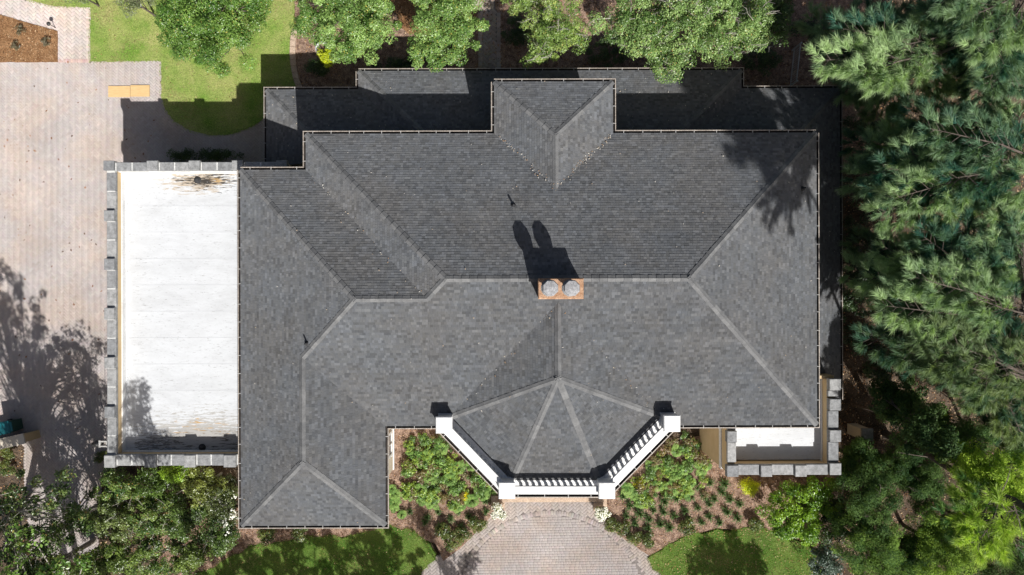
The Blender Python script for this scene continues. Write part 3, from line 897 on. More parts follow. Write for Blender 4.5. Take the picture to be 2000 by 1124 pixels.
run_x([(205, 226, 1), (227, 258, 0), (259, 288, 0), (289, 311, 1), (312, 341, 0), (342, 370, 0), (371, 393, 1), (394, 424, 0), (425, 454, 0), (455, 477, 1), (478, 509, 0), (510, 540, 0), (541, 563, 1)], tyN0, tyN1, ZC, parapet, .05, 1)
lst = []
for y0, y1 in ((337, 411), (433, 505), (528, 601), (625, 697), (720, 793), (816, 888)):
    m_ = (y0 + y1) / 2; lst += [(y0, m_ - .3, 0), (m_ + .3, y1, 0)]
for y0, y1 in ((411, 433), (505, 528), (601, 625), (697, 720), (793, 816)): lst.append((y0, y1, 1))
run_y(lst, tx0, tx1, ZC, parapet, .05, -1)
run_x([(205, 227, 1), (228, 256, 0), (257, 283, 0), (283.5, 306, 1), (307, 333, 0), (334, 360, 0), (360.5, 383, 1), (384, 411, 0), (412, 437, 0), (437.5, 462, 1), (463, 490, 0)], tyS1, tyS0, ZC, parapet, .05, -1)
mb = MB()
mb.box(tx0 + .02, tx1 - .02, tyS1 + .02, tyN1 - .02, 4.42, ZC - .008)
mb.box(tx1 - .02, twx - .004, tyS1 + .02, tyS0 - .02, 4.42, ZC - .008)
mb.box(tx1 - .02, X(562, ZC), tyN0 + .02, tyN1 - .02, 4.42, ZC - .008)
mb.build('mortar', M['mortar'], parapet)
# lamp on the outside of the terrace
lx, ly = W(206, 869, 4.1)
wlamp = MB(); wlamp.box(lx - .30, lx + .1, ly - .12, ly - .06, 4.0, 4.06); wlamp.box(lx - .30, lx + .1, ly + .10, ly + .16, 4.0, 4.06); wlamp.box(lx - .34, lx - .26, ly - .14, ly + .18, 3.98, 4.05); wlamp.box(lx - .02, lx + .12, ly - .14, ly + .18, 3.85, 4.02)
wl_o = wlamp.build('wall_lantern', M['bracket'], house)
mb = MB(); mb.lathe([(.04, 0), (.15, .05), (.17, .28), (.10, .36), (.02, .42)], n=8)
mb.build('lantern_shade', M['metal_dark'], wl_o, False, (lx - .48, ly, 3.65))
mb = MB(); mb.lathe([(.05, 0), (.11, .1), (.11, .3), (.03, .4)], n=8); mb.build('lantern_finial', M['metal_dark'], wl_o, False, (lx - .70, ly - .05, 3.55))

# ---- small balcony on the south-east corner
qx1, qx0 = X(1637, ZC), X(1617, ZC); qyS1, qyS0 = Y(928, ZC, 1500), Y(907.5, ZC, 1500); qw1, qw0 = X(1420, ZC), X(1437, ZC)
awx, awy = ax1 - .72, ayS + .7
mb = MB(); mb.box(qw1 + .05, qx1 - .05, qyS1 + .05, awy + .003, -.1, 3.55); mb.build('balcony_wall', M['stucco'], house)
mb = MB(); mb.box(awx + .002, qx1 - .051, awy + .003, -4.13, -.1, 3.54); mb.build('balcony_wall', M['stucco'], house)
mb = MB(); mb.box(qw0 - .02, qx0 + .02, qyS0 + .02, awy - .003, 3.55, ZM); mb.box(awx + .004, qx0 + .02, awy - .003, -4.14, 3.55, ZM); bfr = mb.build('flat_roof', M['membrane'], house)
mb = MB()
mb.box(qx0 + .03, qx1 - .05, qyS1 + .05, -4.14, 3.55, 4.42)
mb.box(qw1 + .05, qx0 + .03, qyS1 + .05, qyS0 - .03, 3.55, 4.42)
mb.box(qw1 + .05, qw0 - .03, qyS0 - .03, awy - .004, 3.55, 4.42)
mb.box(awx + .005, qx1 - .052, -4.14, -4.0, 3.0, 4.3)
bpar = mb.build('parapet', M['stucco'], house)
mb = MB(); mb.box(qw1 + .012, qw1 + .05, qyS1 + .02, awy - .02, 3.3, 3.62); mb.box(qw1 + .0, qx1 - .02, qyS1 + .01, qyS1 + .05, 3.3, 3.62); mb.build('cornice', M['white'], bpar)
mb = MB()
mb.box(qx0 + .0, qx0 + .03, qyS0 - .03, -4.14, ZM - .1, ZM + .12); mb.box(awx + .006, awx + .05, awy, -4.14, ZM, ZM + .5)
mb.build('membrane_upstand', M['white'], bfr)
run_y([(743, 766, 1), (766.5, 779, 0), (782, 805, 1), (806, 842, 0), (842.5, 866, 1), (867, 906, 0), (907, 930.5, 1)], qx0, qx1, ZC, bpar, .06, 1)
run_x([(1573.5, 1616.5, 0), (1550, 1573, 1), (1506, 1549.5, 0), (1483, 1505.5, 1), (1440.5, 1482.5, 0), (1417, 1440, 1)], qyS1, qyS0, ZC, bpar, .05, -1)
run_y([(867, 906.5, 0), (844, 866.5, 1), (826, 843.5, 0)], qw1, qw0, ZC, bpar, .05, -1)

# ---- chimney with two octagonal pots
chx0, chy1 = W(1051, 544, 10.15); chx1, chy0 = W(1140, 584.5, 10.15)
mb = MB(); mb.box(chx0 + .04, chx1 - .04, chy0 + .04, chy1 - .04, 8.4, 10.02); mb.box(chx0, chx1, chy0, chy1, 10.02, 10.15, .03)
ch = mb.build('chimney', M['chimney'], house)
for px in (1075, 1117):
    cx, cy = W(px, 563, 10.9)
    mb = MB(); mb.lathe([(.27, 0), (.27, .06), (.20, .10), (.165, .5), (.29, .54), (.30, .76), (.27, .82), (.05, .86)], n=8); mb.build('chimney_pot', M['pot'], ch, False, (cx, cy, 10.15))
    mb = MB(); mb.lathe([(.32, 0), (.28, .04), (.25, .05)], n=12); mb.build('mortar_collar', M['stone'], ch, False, (cx, cy, 10.145))

# ---- vent pipes
for k, (px, py) in enumerate(((1003, 402), (600, 671), (1567, 369))):
    z = 7.6
    for _ in range(6): x, y = W(px, py, z); z = max(zvol('A', x, y), zvol('B', x, y))
    mb = MB(); mb.lathe([(.11, -.1), (.10, .03), (.04, .05), (.04, .30), (.03, .31)], n=8); mb.build('vent_pipe', M['deck'], roof, True, (x, y, z))

# ---- balustrade round the front bay
bal = MB()
ZB, ZR, ZP = 6.42, 7.22, 7.45
Pp = [W(867, 831, ZP), W(990, 959, ZP), W(1185.5, 959, ZP), W(1313, 828, ZP)]
def along(a, b, z0, z1, w, sh=0.0, mbx=None):
    a, b = np.array(a), np.array(b); d = (b - a) / np.linalg.norm(b - a); n = np.array([-d[1], d[0]])
    a, b = a + n * sh, b + n * sh
    mbx.prism(ccw([tuple(a - n * w / 2), tuple(b - n * w / 2), tuple(b + n * w / 2), tuple(a + n * w / 2)]), z0, z1)
for i in range(3): along(Pp[i], Pp[i + 1], ZB - .9, ZB + .12 + .001 * i, .66, -.09, bal)
balo = bal.build('balustrade', M['white'], house)
bm_ = MB(); bm_.lathe([(.075, 0), (.075, .05), (.045, .08), (.085, .22), (.08, .30), (.04, .48), (.04, .56), (.07, .60), (.07, .66)], n=8)
bme = mesh('baluster', bm_.V, bm_.Fs, M['white'], smooth=True)
for i in range(3):
    mb = MB(); along(Pp[i], Pp[i + 1], ZR - .14, ZR, .21, 0, mb); along(Pp[i], Pp[i + 1], ZR - .19, ZR - .142, .15, 0, mb); mb.build('rail', M['white'], balo)
    a, b_ = np.array(Pp[i]), np.array(Pp[i + 1]); L = np.linalg.norm(b_ - a); d = (b_ - a) / L; n = int((L - .9) / .245)
    for k in range(n):
        q = a + d * (.45 + (k + .5) * (L - .9) / n); o = link('baluster', bme, balo, (q[0], q[1], ZB + .12))
for i, (x, y) in enumerate(Pp):
    mb = MB(); mb.box(-.29, .29, -.29, .29, -1.6, -.1); mb.box(-.335, .335, -.335, .335, -.1, 0, .03); mb.box(-.32, .32, -.32, .32, -1.05, -.85)
    mb.build('post', M['white'], balo, False, (x, y, ZP))
for i in range(3):
    a, b_ = np.array(Pp[i]), np.array(Pp[i + 1]); d = (b_ - a) / np.linalg.norm(b_ - a); n = np.array([d[1], -d[0]])
    a2, b2 = a + n * .422 + d * .0, b_ + n * .422 - d * .0
    gutter([tuple(b2), tuple(a2)], ZB + .1, width=.15, step=.85)

# ---- front landing
lp = [(W(968, 0)[0], -7.5), (W(1180, 0)[0], -7.5), (W(1176, 0)[0], W(0, 984, .15)[1]), (W(972, 0)[0], W(0, 984, .15)[1])]
mb = MB(); mb.prism(ccw(lp), -.1, .15); mb.build('landing', M['terracotta'], house)

# ------------------------------------------------------------------ foliage builders
def unit(v): return v / (np.linalg.norm(v, axis=-1, keepdims=True) + 1e-9)


def clump_leaves(C, R, per, L, wr, pal, r, flat=.8, upb=.6, tvar=.35, shell=.45):
    C = np.asarray(C); R = np.asarray(R); n = len(C) * per
    idx = np.repeat(np.arange(len(C)), per)
    d = r.normal(0, 1, (n, 3)); d[:, 2] = np.abs(d[:, 2]) * r.choice([1, 1, 1, -.6], n); d = unit(d)
    rad = R[idx] * (shell + (1 - shell) * r.random(n) ** .5) * (1 + .25 * np.sin(d[:, 0] * 5 + idx) * np.cos(d[:, 1] * 6 + idx * 2))
    P = C[idx] + d * rad[:, None] * np.array([1, 1, flat])
    nr = d * .7 + np.array([0, 0, upb]) + r.normal(0, .45, (n, 3))
    p0, p1 = np.array(pal[0]), np.array(pal[1])
    ct = np.clip(r.normal(.45, tvar, len(C)), 0, 1)[idx]
    u = np.clip(ct + r.normal(0, .22, n), 0, 1)[:, None]
    t = (p0 * (1 - u) + p1 * u) * r.uniform(.75, 1.25, (n, 1))
    if len(pal) > 2:
        q = r.random(n) < .035; t[q] = np.array(pal[2]) * r.uniform(.7, 1.2, (q.sum(), 1))
    return leaves_geo(P, nr, L * r.uniform(.7, 1.35, n), wr, t, r)


def crown_points(lobes, n, r, cr, low=-.35):
    """clump centres spread over uneven ellipsoid lobes (x, y, z, rx, ry, rz)"""
    C = []; vol = np.array([l[3] * l[4] for l in lobes]); cnt = np.maximum(3, (n * vol / vol.sum()).astype(int))
    for l, k in zip(lobes, cnt):
        ph = r.uniform(0, 6.28, 4)
        d = r.normal(0, 1, (k, 3)); d[:, 2] = np.where(d[:, 2] < low, np.abs(d[:, 2]), d[:, 2]); d = unit(d)
        a = np.arctan2(d[:, 1], d[:, 0])
        irr = 1 + .14 * np.sin(3 * a + ph[0]) + .10 * np.sin(5 * a + ph[1]) + .07 * np.sin(9 * a + ph[2])
        rr = (r.random(k) ** .45) * .35 + .62
        rr = np.where(r.random(k) < .25, r.uniform(.2, .6, k), rr) * irr
        C.append(np.array(l[:3]) + d * rr[:, None] * np.array(l[3:6]))
    C = np.concatenate(C); return C, cr * r.uniform(.65, 1.35, len(C))


def limbs_mesh(base, top, C, r, r0, n_l=40, twig=.012, sprigs=0, sprig_len=.6):
    """trunk from base to top, limbs curving out to clump centres, bare sprigs beyond them"""
    mb = MB(); base = Vector(base); top = Vector(top)
    mid = base.lerp(top, .5) + Vector((r.normal(0, .08), r.normal(0, .08), 0))
    mb.tube([base - Vector((0, 0, .2)), base + Vector((0, 0, .25)), mid, top], [r0 * 1.35, r0, r0 * .75, r0 * .4], 8)
    idx = r.permutation(len(C))[:n_l]
    for i in idx:
        t = Vector(C[i]); s = base.lerp(top, .35 + .6 * r.random())
        m1 = s.lerp(t, .4) + Vector((r.normal(0, .15), r.normal(0, .15), .15)); m2 = s.lerp(t, .75) + Vector((r.normal(0, .1), r.normal(0, .1), .1))
        mb.tube([s, m1, m2, t], [r0 * .32, r0 * .2, twig * 1.5, twig * .7], 5)
    for i in r.permutation(len(C))[:sprigs]:
        t = Vector(C[i]) + Vector((0, 0, .15)); d = Vector((r.normal(0, 1), r.normal(0, 1), .5 + r.random())).normalized()
        e = t + d * sprig_len
        mb.tube([t, t.lerp(e, .5) + Vector((r.normal(0, .04), r.normal(0, .04), 0)), e], [twig, twig * .7, twig * .3], 4)
        for k in range(4):
            s = t.lerp(e, .25 + .2 * k); q = (d + Vector((r.normal(0, .7), r.normal(0, .7), r.normal(0, .3)))).normalized() * sprig_len * .45
            mb.tube([s, s + q], [twig * .6, twig * .25], 3)
    return mb


def tree(name, label, cat, lobes, n, cr, per, L, wr, pal, seed, base=None, bark='bark', mat='leaf', r0=.14, n_l=40, sprigs=0, group=None, parts=('trunk', 'crown'), flat=.8, low=-.35, tvar=.35, upb=.6, sprig_len=.6):
    r = np.random.default_rng(seed); l0 = lobes[0]
    if base is None: base = (l0[0], l0[1])
    root = empty(name, (base[0], base[1], 0), 0, label, cat, group)
    off = np.array([base[0], base[1], 0]); C, R = crown_points(lobes, n, r, cr, low); C = C - off
    C[:, 2] = np.maximum(C[:, 2], R * .4)
    top = (l0[0] - base[0], l0[1] - base[1], max(.3, l0[2] + l0[5] * .3))
    limbs_mesh((0, 0, 0), top, C, r, r0, n_l, .014 if r0 > .06 else .008, sprigs, sprig_len).build(parts[0], M[bark], root)
    V, Fq, T = clump_leaves(C, R, per, L, wr, pal, r, flat, upb, tvar)
    link(parts[1], mesh_np(parts[1], V, Fq, M[mat], T), root)
    return root


def lobe(px, py, z, rpx, rpy, rz):
    x, y = W(px, py, z); k = (H - z) / F; return (x, y, z, rpx * k, rpy * k, rz)

G1 = ((.06, .14, .022), (.22, .36, .075), (.36, .34, .08))
G2 = ((.09, .185, .035), (.30, .45, .13), (.40, .38, .08))
G3 = ((.10, .185, .035), (.34, .46, .12), (.44, .40, .10))
# rear trees, west to east
tree('broadleaf_tree', 'rounded glossy green tree alone on the bright rear lawn', 'tree', [lobe(425, 30, 3.6, 108, 98, 1.7), lobe(405, 88, 3.0, 68, 52, 1.2), lobe(500, 10, 3.4, 46, 60, 1.2), lobe(365, 70, 3.0, 46, 46, 1.1)], 165, .38, 400, .085, .52, G1, 101)
tree('small_tree', 'small grey green tree with thin crown at the lawn top edge', 'tree', [lobe(262, 0, 2.0, 40, 34, .7)], 26, .25, 130, .08, .4, ((.10, .13, .06), (.23, .26, .14)), 102, r0=.06, sprigs=10)
tree('small_tree', 'sparse low tree hanging over the curved paver path', 'tree', [lobe(155, -14, 1.6, 28, 26, .5)], 14, .22, 120, .07, .4, ((.09, .12, .05), (.2, .24, .11)), 103, r0=.05)
tree('broadleaf_tree', 'wide bright green tree covering the bed with the white urn', 'tree', [lobe(680, 25, 4.0, 100, 80, 1.6), lobe(625, 42, 3.6, 48, 36, 1.2), lobe(700, 85, 3.6, 55, 42, 1.1), lobe(738, 45, 3.6, 40, 45, 1.1)], 165, .33, 340, .08, .5, G2, 104)
tree('broadleaf_tree', 'bright green tree touching the gutter beside the herringbone walk', 'tree', [lobe(872, 30, 4.2, 72, 70, 1.5), lobe(905, 60, 3.8, 42, 30, 1.0), lobe(845, 105, 3.8, 46, 34, 1.0)], 120, .32, 330, .08, .5, G2, 105)
tree('broadleaf_tree', 'loose yellow green tree with pale branches right of the walk', 'tree', [lobe(1075, 45, 5.0, 58, 60, 1.4), lobe(1052, 95, 4.6, 38, 36, .9), lobe(1115, 75, 4.6, 36, 38, .9), lobe(1020, 10, 4.6, 35, 30, .8)], 105, .28, 200, .08, .42, G3, 106, bark='bark_pale', sprigs=24)
tree('broadleaf_tree', 'largest rear tree, pale twigs, one bough reaching over the porch roof', 'tree', [lobe(1330, 30, 6.0, 150, 80, 1.9), lobe(1250, 70, 5.6, 62, 55, 1.3), lobe(1400, 85, 5.4, 75, 42, 1.2), lobe(1292, 125, 5.2, 42, 38, .9), lobe(1460, 50, 5.2, 50, 60, 1.2)], 270, .33, 250, .08, .46, ((.09, .175, .04), (.31, .45, .15), (.44, .38, .12)), 107, base=W(1345, 40, 0), bark='bark_pale', r0=.22, sprigs=70, n_l=90)
tree('broadleaf_tree', 'dark green shaded tree between the large tree and the pines', 'tree', [lobe(1508, 30, 4.0, 34, 60, 1.3)], 46, .34, 170, .10, .5, ((.04, .085, .02), (.10, .17, .045)), 108)

# ------------------------------------------------------------------ pines
def needles(B, D, Ls, tone, r, per=80, nl=.34, w=.010):
    n = len(B) * per; idx = np.repeat(np.arange(len(B)), per)
    t = r.random(n) ** .7
    d = D[idx]; s = B[idx] + d * (Ls[idx] * t)[:, None]
    rad = r.normal(0, 1, (n, 3)); rad = unit(rad - d * np.sum(rad * d, 1, keepdims=True))
    a = np.radians(r.uniform(22, 62, n)) * (1 - .35 * t)
    nd = d * np.cos(a)[:, None] + rad * np.sin(a)[:, None]; nd[:, 2] -= .22; nd = unit(nd)
    ln = (nl * r.uniform(.65, 1.15, n))[:, None]
    sd = unit(np.cross(nd, r.normal(0, 1, (n, 3)))) * w
    V = np.stack([s - sd, s + sd, s + nd * ln], 1).reshape(-1, 3)
    tt = tone[idx] * r.uniform(.75, 1.25, (n, 1))
    return V, [np.arange(n * 3).reshape(-1, 3)], np.repeat(tt, 3, 0)


def pine(label, base, top, tips, seed, r0=.2, per=95, group='tall pines east of the house', dens=1.45, dup=.9, pal=((.036, .12, .083), (.41, .55, .27)), extra=0):  # pal runs from shaded to sunlit needles, both put into the colour
    """tips: list of (x, y, z) limb ends"""
    r = np.random.default_rng(seed); base = Vector(base); top = Vector(top)
    root = empty('pine_tree', base, 0, label, 'pine tree', group)
    mb = MB(); mid = base.lerp(top, .5)
    tpts = [Vector((0, 0, -.2)), Vector((0, 0, .4))] + [base.lerp(top, q / 14) - base + Vector((r.normal(0, .07), r.normal(0, .07), 0)) for q in range(1, 14)] + [top - base]
    mb.tube(tpts, [r0 * 1.5, r0 * 1.1] + [r0 * (1 - .8 * q / 14) * r.uniform(.88, 1.12) for q in range(1, 14)] + [r0 * .15], 10)
    for q in range(18):      # dead snags on the lower trunk
        p = base.lerp(top, r.uniform(.04, .6)) - base; q2 = Vector((r.normal(0, 1), r.normal(0, 1), r.uniform(-.2, .5))).normalized() * r.uniform(.4, 1.6)
        mb.tube([p, p + q2 * .5 + Vector((0, 0, .08)), p + q2], [.03, .02, .006], 4)
    B, D, Ls, TN = [], [], [], []
    p0, p1 = np.array(pal[0]), np.array(pal[1])
    def shoot(p, d, u):
        d = Vector(d); d.z += .12; d.normalize(); B.append(tuple(p)); D.append(tuple(d)); Ls.append(.26 + .22 * r.random())
        u = min(1, max(0, u + r.normal(0, .13))); TN.append(p0 * (1 - u) + p1 * u)
    tips = list(tips) + [(x + abs(r.normal(0, .7)), y + r.normal(0, .6), max(3, z - r.uniform(1.0, 3.0))) for x, y, z in tips if r.random() < dup]
    for tx, ty, tz in tips:
        tip = Vector((tx, ty, tz)); axis = (top - base); 
        tt = min(.98, max(.15, (tz - .8 - base.z) / axis.z)); s = base + axis * tt
        hl = (tip - s).length; lu = min(1, max(0, r.normal(.40, .38)))
        m1 = s.lerp(tip, .5) + Vector((r.normal(0, .2), r.normal(0, .2), .35))
        pts = [s, m1, tip]
        mb.tube([q - base for q in pts], [min(.07, .02 + hl * .008), .03, .01], 5)
        ld = (tip - m1).normalized()
        def on(f):
            return s.lerp(m1, f * 2) if f < .5 else m1.lerp(tip, f * 2 - 1)
        f0 = max(.2, 1 - 3.4 / max(hl, .5)); ns = int(max(4, min(hl, 3.6) * 4.2) * dens)
        shoot(tip - ld * .2, ld, lu)
        for k in range(ns):
            f = f0 + (1 - f0) * (k + r.random()) / ns; p = on(f); sgn = 1 if k % 2 else -1
            perp = Vector((-ld.y, ld.x, 0)).normalized() * sgn
            sd_ = (ld * .75 + perp * (.55 + .4 * r.random()) + Vector((0, 0, r.normal(.05, .25)))).normalized()
            sl = (.35 + 1.05 * (1 - f) / (1 - f0 + 1e-6) * r.uniform(.6, 1.2)) 
            e = p + sd_ * sl + Vector((0, 0, -.05 * sl))
            mb.tube([p - base, e - base], [.014, .005], 4)
            nsub = max(1, int(sl / .26))
            for q in range(nsub):
                g = p.lerp(e, .35 + .65 * (q + .6) / nsub)
                dv = (sd_ + Vector((r.normal(0, .45), r.normal(0, .45), r.normal(.1, .25)))).normalized()
                shoot(g, dv, lu + .12)
            shoot(e - sd_ * .1, sd_, lu + .15)
        for k in range(extra if hl > 1 else 0):   # dead twigs
            p = on(.3 + .6 * r.random()); q = Vector((r.normal(0, 1), r.normal(0, 1), .4)).normalized() * r.uniform(.4, .9)
            mb.tube([p - base, p - base + q * .5 + Vector((0, 0, .05)), p - base + q], [.014, .010, .004], 4)
    mb.build('trunk', M['bark'], root)
    B = np.array(B) - np.array(base)
    V, Fq, T = needles(B, np.array(D), np.array(Ls), np.array(TN), r, per)
    link('crown', mesh_np('crown', V, Fq, M['needle'], T), root)
    return root

def tp(px, py, z): return (*W(px, py, z), z)
def fan(pts, z0, z1, seed):
    r = random.Random(seed); return [tp(x, y, r.uniform(z0, z1)) for x, y in pts]
pine('pine reaching over the back corner of the porch roof, palest tuft nearest the house', tp(1662, 176, 0), tp(1940, 60, 11),
     fan([(1612, 70), (1604, 118), (1640, 55), (1650, 125), (1680, 95), (1672, 30), (1700, 60), (1720, 110), (1745, 30), (1700, 160), (1760, 90), (1780, 150), (1790, 50), (1735, 190), (1820, 20), (1840, 90), (1860, 140), (1680, 150)], 5.5, 9, 1), 201, .17, extra=2)
pine('pine at the top right corner with long bushy needle tufts', tp(1775, 60, 0), tp(2150, -60, 13),
     fan([(1840, -5), (1880, 40), (1920, 10), (1960, 60), (1900, 95), (1950, 120), (1990, 20), (1985, 100), (1870, 5), (1930, 165), (1975, 170), (2010, 140)], 7, 11, 2), 202, .2, extra=2)
pine('pine in the middle of the row, bright tufts above the dark gap by the porch', tp(1800, 360, 0), tp(2250, 280, 14),
     fan([(1705, 290), (1725, 330), (1770, 215), (1765, 300), (1800, 325), (1780, 355), (1830, 300), (1850, 350), (1740, 270), (1690, 350), (1810, 250), (1860, 240), (1900, 300), (1930, 240), (1890, 370), (1940, 330), (1980, 290), (1985, 360), (1715, 420), (1740, 390), (1990, 220), (1930, 390)], 6, 10, 3), 203, .22, extra=2)
pine('large pine whose bright boughs come closest to the east gutter', tp(1765, 598, 0), tp(2350, 640, 15),
     fan([(1700, 540), (1712, 510), (1722, 480), (1750, 520), (1740, 575), (1770, 485), (1780, 540), (1725, 597), (1800, 460), (1810, 530), (1840, 490), (1790, 575), (1850, 555), (1870, 440), (1880, 510), (1900, 580), (1920, 460), (1930, 530), (1960, 590), (1970, 480), (1990, 540), (1760, 595), (1850, 420), (1940, 420), (1995, 430)], 6, 9.5, 4), 204, .26, extra=3)
pine('darker pine low on the right edge with bare grey twigs', tp(1830, 700, 0), tp(2350, 830, 14),
     fan([(1690, 660), (1740, 640), (1760, 690), (1800, 650), (1850, 640), (1820, 700), (1870, 690), (1900, 640), (1930, 690), (1900, 740), (1960, 650), (1970, 730), (1880, 780), (1940, 790), (1990, 690), (1990, 790), (1960, 840), (1995, 850)], 4, 9, 5), 205, .2, extra=5, dup=.1, pal=((.04, .11, .07), (.30, .38, .16)))
# tall pine whose crown stands outside the picture and shades the roof
r_ = random.Random(9)
tips = []
for k in range(36):
    z = r_.uniform(22.3, 25.6); a = r_.uniform(0, 6.28); q = r_.uniform(.6, 2.1) * (1.1 - (z - 22.3) / 8)
    tips.append((18.3 + q * math.cos(a), -9.1 + q * math.sin(a), z))
pine('tall pine at the south corner with dark leaning trunk, crown above the frame', (19.2, -7.6, 0), (18.3, -9.1, 26), tips + fan([(1880, 985), (1930, 1035), (1960, 1000), (1990, 1075), (1905, 1065), (1860, 1015), (1990, 1020)], 8.5, 10, 7), 206, .16, 70, dup=0, pal=((.06, .16, .04), (.46, .62, .10)))

# low shade pine shading the strip of porch roof
tree('juniper', 'dark conifer crowded against the pillar beside the east gutter', 'conifer', [lobe(1795, 838, 6.2, 45, 50, 1.9), lobe(1745, 778, 4.2, 50, 50, 1.5)], 110, .32, 190, .12, .38, ((.03, .07, .02), (.10, .16, .04)), 121, base=W(1668, 790, 0), mat='leaf_matt', r0=.08)

# ------------------------------------------------------------------ conifers and shrubs, south-east
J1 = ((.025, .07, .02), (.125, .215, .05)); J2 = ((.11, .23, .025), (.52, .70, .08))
def juniper(label, lobes, n, pal, seed, z=3, base=None, cr=.3, per=230):
    return tree('juniper', label, 'conifer', lobes, int(n * 1.5), cr, int(per * 1.5), .075, .30, pal, seed, base=base, mat='leaf_matt', r0=.1, sprigs=6, flat=.75, tvar=.3, upb=.4)
juniper('tall conifer with brilliant yellow green tips at the right edge', [lobe(1925, 935, 6.4, 78, 64, 1.8), lobe(1970, 980, 6.6, 44, 45, 1.3), lobe(1880, 905, 6.0, 42, 36, 1.2)], 130, J2, 131, base=W(1850, 880, 0))
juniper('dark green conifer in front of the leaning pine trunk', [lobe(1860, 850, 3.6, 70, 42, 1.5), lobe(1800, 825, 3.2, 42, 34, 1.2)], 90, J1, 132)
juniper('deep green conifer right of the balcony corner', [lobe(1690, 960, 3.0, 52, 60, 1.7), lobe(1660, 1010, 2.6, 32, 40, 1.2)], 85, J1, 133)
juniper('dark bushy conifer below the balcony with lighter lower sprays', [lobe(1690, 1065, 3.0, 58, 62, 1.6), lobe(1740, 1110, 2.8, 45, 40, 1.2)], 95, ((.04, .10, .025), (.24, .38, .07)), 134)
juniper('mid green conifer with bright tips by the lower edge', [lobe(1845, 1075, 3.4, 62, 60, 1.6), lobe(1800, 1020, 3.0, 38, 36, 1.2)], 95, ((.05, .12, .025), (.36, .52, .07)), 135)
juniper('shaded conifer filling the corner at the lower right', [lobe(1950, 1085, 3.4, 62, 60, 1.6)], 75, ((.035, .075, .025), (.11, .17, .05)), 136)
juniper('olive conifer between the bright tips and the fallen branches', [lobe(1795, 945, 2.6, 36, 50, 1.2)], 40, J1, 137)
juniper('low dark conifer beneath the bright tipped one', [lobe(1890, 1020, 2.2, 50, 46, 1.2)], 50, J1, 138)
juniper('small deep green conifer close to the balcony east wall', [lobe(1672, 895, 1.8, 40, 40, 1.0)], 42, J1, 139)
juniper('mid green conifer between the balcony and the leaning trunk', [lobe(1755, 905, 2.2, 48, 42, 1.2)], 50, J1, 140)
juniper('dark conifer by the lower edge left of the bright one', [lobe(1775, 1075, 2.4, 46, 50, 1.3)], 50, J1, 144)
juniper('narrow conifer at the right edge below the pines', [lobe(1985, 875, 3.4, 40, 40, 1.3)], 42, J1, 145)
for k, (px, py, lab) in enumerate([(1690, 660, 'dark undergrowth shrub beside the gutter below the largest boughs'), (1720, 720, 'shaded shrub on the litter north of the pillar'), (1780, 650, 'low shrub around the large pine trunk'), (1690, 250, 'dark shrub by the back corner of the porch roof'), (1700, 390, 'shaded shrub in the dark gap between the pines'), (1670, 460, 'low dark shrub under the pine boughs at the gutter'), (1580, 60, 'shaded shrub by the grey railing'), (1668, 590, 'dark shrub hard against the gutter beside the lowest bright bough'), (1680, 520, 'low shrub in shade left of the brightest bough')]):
    tree('shrub', lab, 'shrub', [lobe(px, py, .7, 40, 36, .5)], 34, .22, 110, .085, .45, ((.02, .05, .018), (.07, .12, .04)), 360 + k, r0=.03, parts=('stem', 'foliage'), n_l=8, group='undergrowth shrubs below the pines')  # dark leaf colour stands for the deep shade under the pines
tree('bush', 'vivid green leafy bush below the balcony', 'bush', [lobe(1545, 1000, 1.7, 56, 60, 1.1), lobe(1585, 965, 1.4, 40, 36, .8)], 85, .3, 200, .10, .5, ((.07, .17, .012), (.24, .40, .03)), 141, r0=.06, parts=('stem', 'foliage'))
tree('bush', 'blue green broadleaf bush in deep shade by the lawn', 'bush', [lobe(1608, 1095, 1.2, 34, 36, .8)], 34, .26, 150, .09, .5, ((.05, .085, .06), (.13, .18, .14)), 142, r0=.05, parts=('stem', 'foliage'))
tree('bush', 'dark bush between the vivid bush and the conifers', 'bush', [lobe(1620, 1010, 1.2, 34, 46, .9)], 40, .28, 150, .09, .5, ((.03, .06, .015), (.08, .13, .03)), 143, r0=.05, parts=('stem', 'foliage'))

# ------------------------------------------------------------------ thicket and trees, south-west
BL = ((.045, .10, .022), (.22, .31, .075), (.36, .24, .07))
tree('broadleaf_tree', 'open tree with forked white branches over the drive corner', 'tree', [lobe(40, 990, 5.5, 75, 80, 1.6), lobe(15, 1090, 5.5, 70, 60, 1.5), lobe(125, 955, 5.0, 32, 45, 1.0), lobe(150, 1000, 4.6, 36, 26, .8)], 78, .28, 120, .11, .5, ((.05, .10, .028), (.23, .31, .09), (.34, .24, .08)), 151, base=W(60, 965, 0), bark='bark_pale', r0=.17, sprigs=45, n_l=60, sprig_len=1.0)
tree('broadleaf_tree', 'dense dark leaved tree standing over the paver strip', 'tree', [lobe(105, 1035, 3.8, 68, 45, 1.2), lobe(160, 1010, 3.6, 34, 28, .9)], 46, .26, 130, .10, .5, ((.04, .09, .022), (.17, .25, .06)), 152, bark='bark_pale', sprigs=14)
tree('broadleaf_tree', 'yellow green tree spilling off the lower left corner', 'tree', [lobe(95, 1110, 3.4, 75, 36, 1.1)], 60, .3, 150, .10, .5, ((.05, .09, .02), (.20, .25, .06)), 153, bark='bark_pale', sprigs=14)
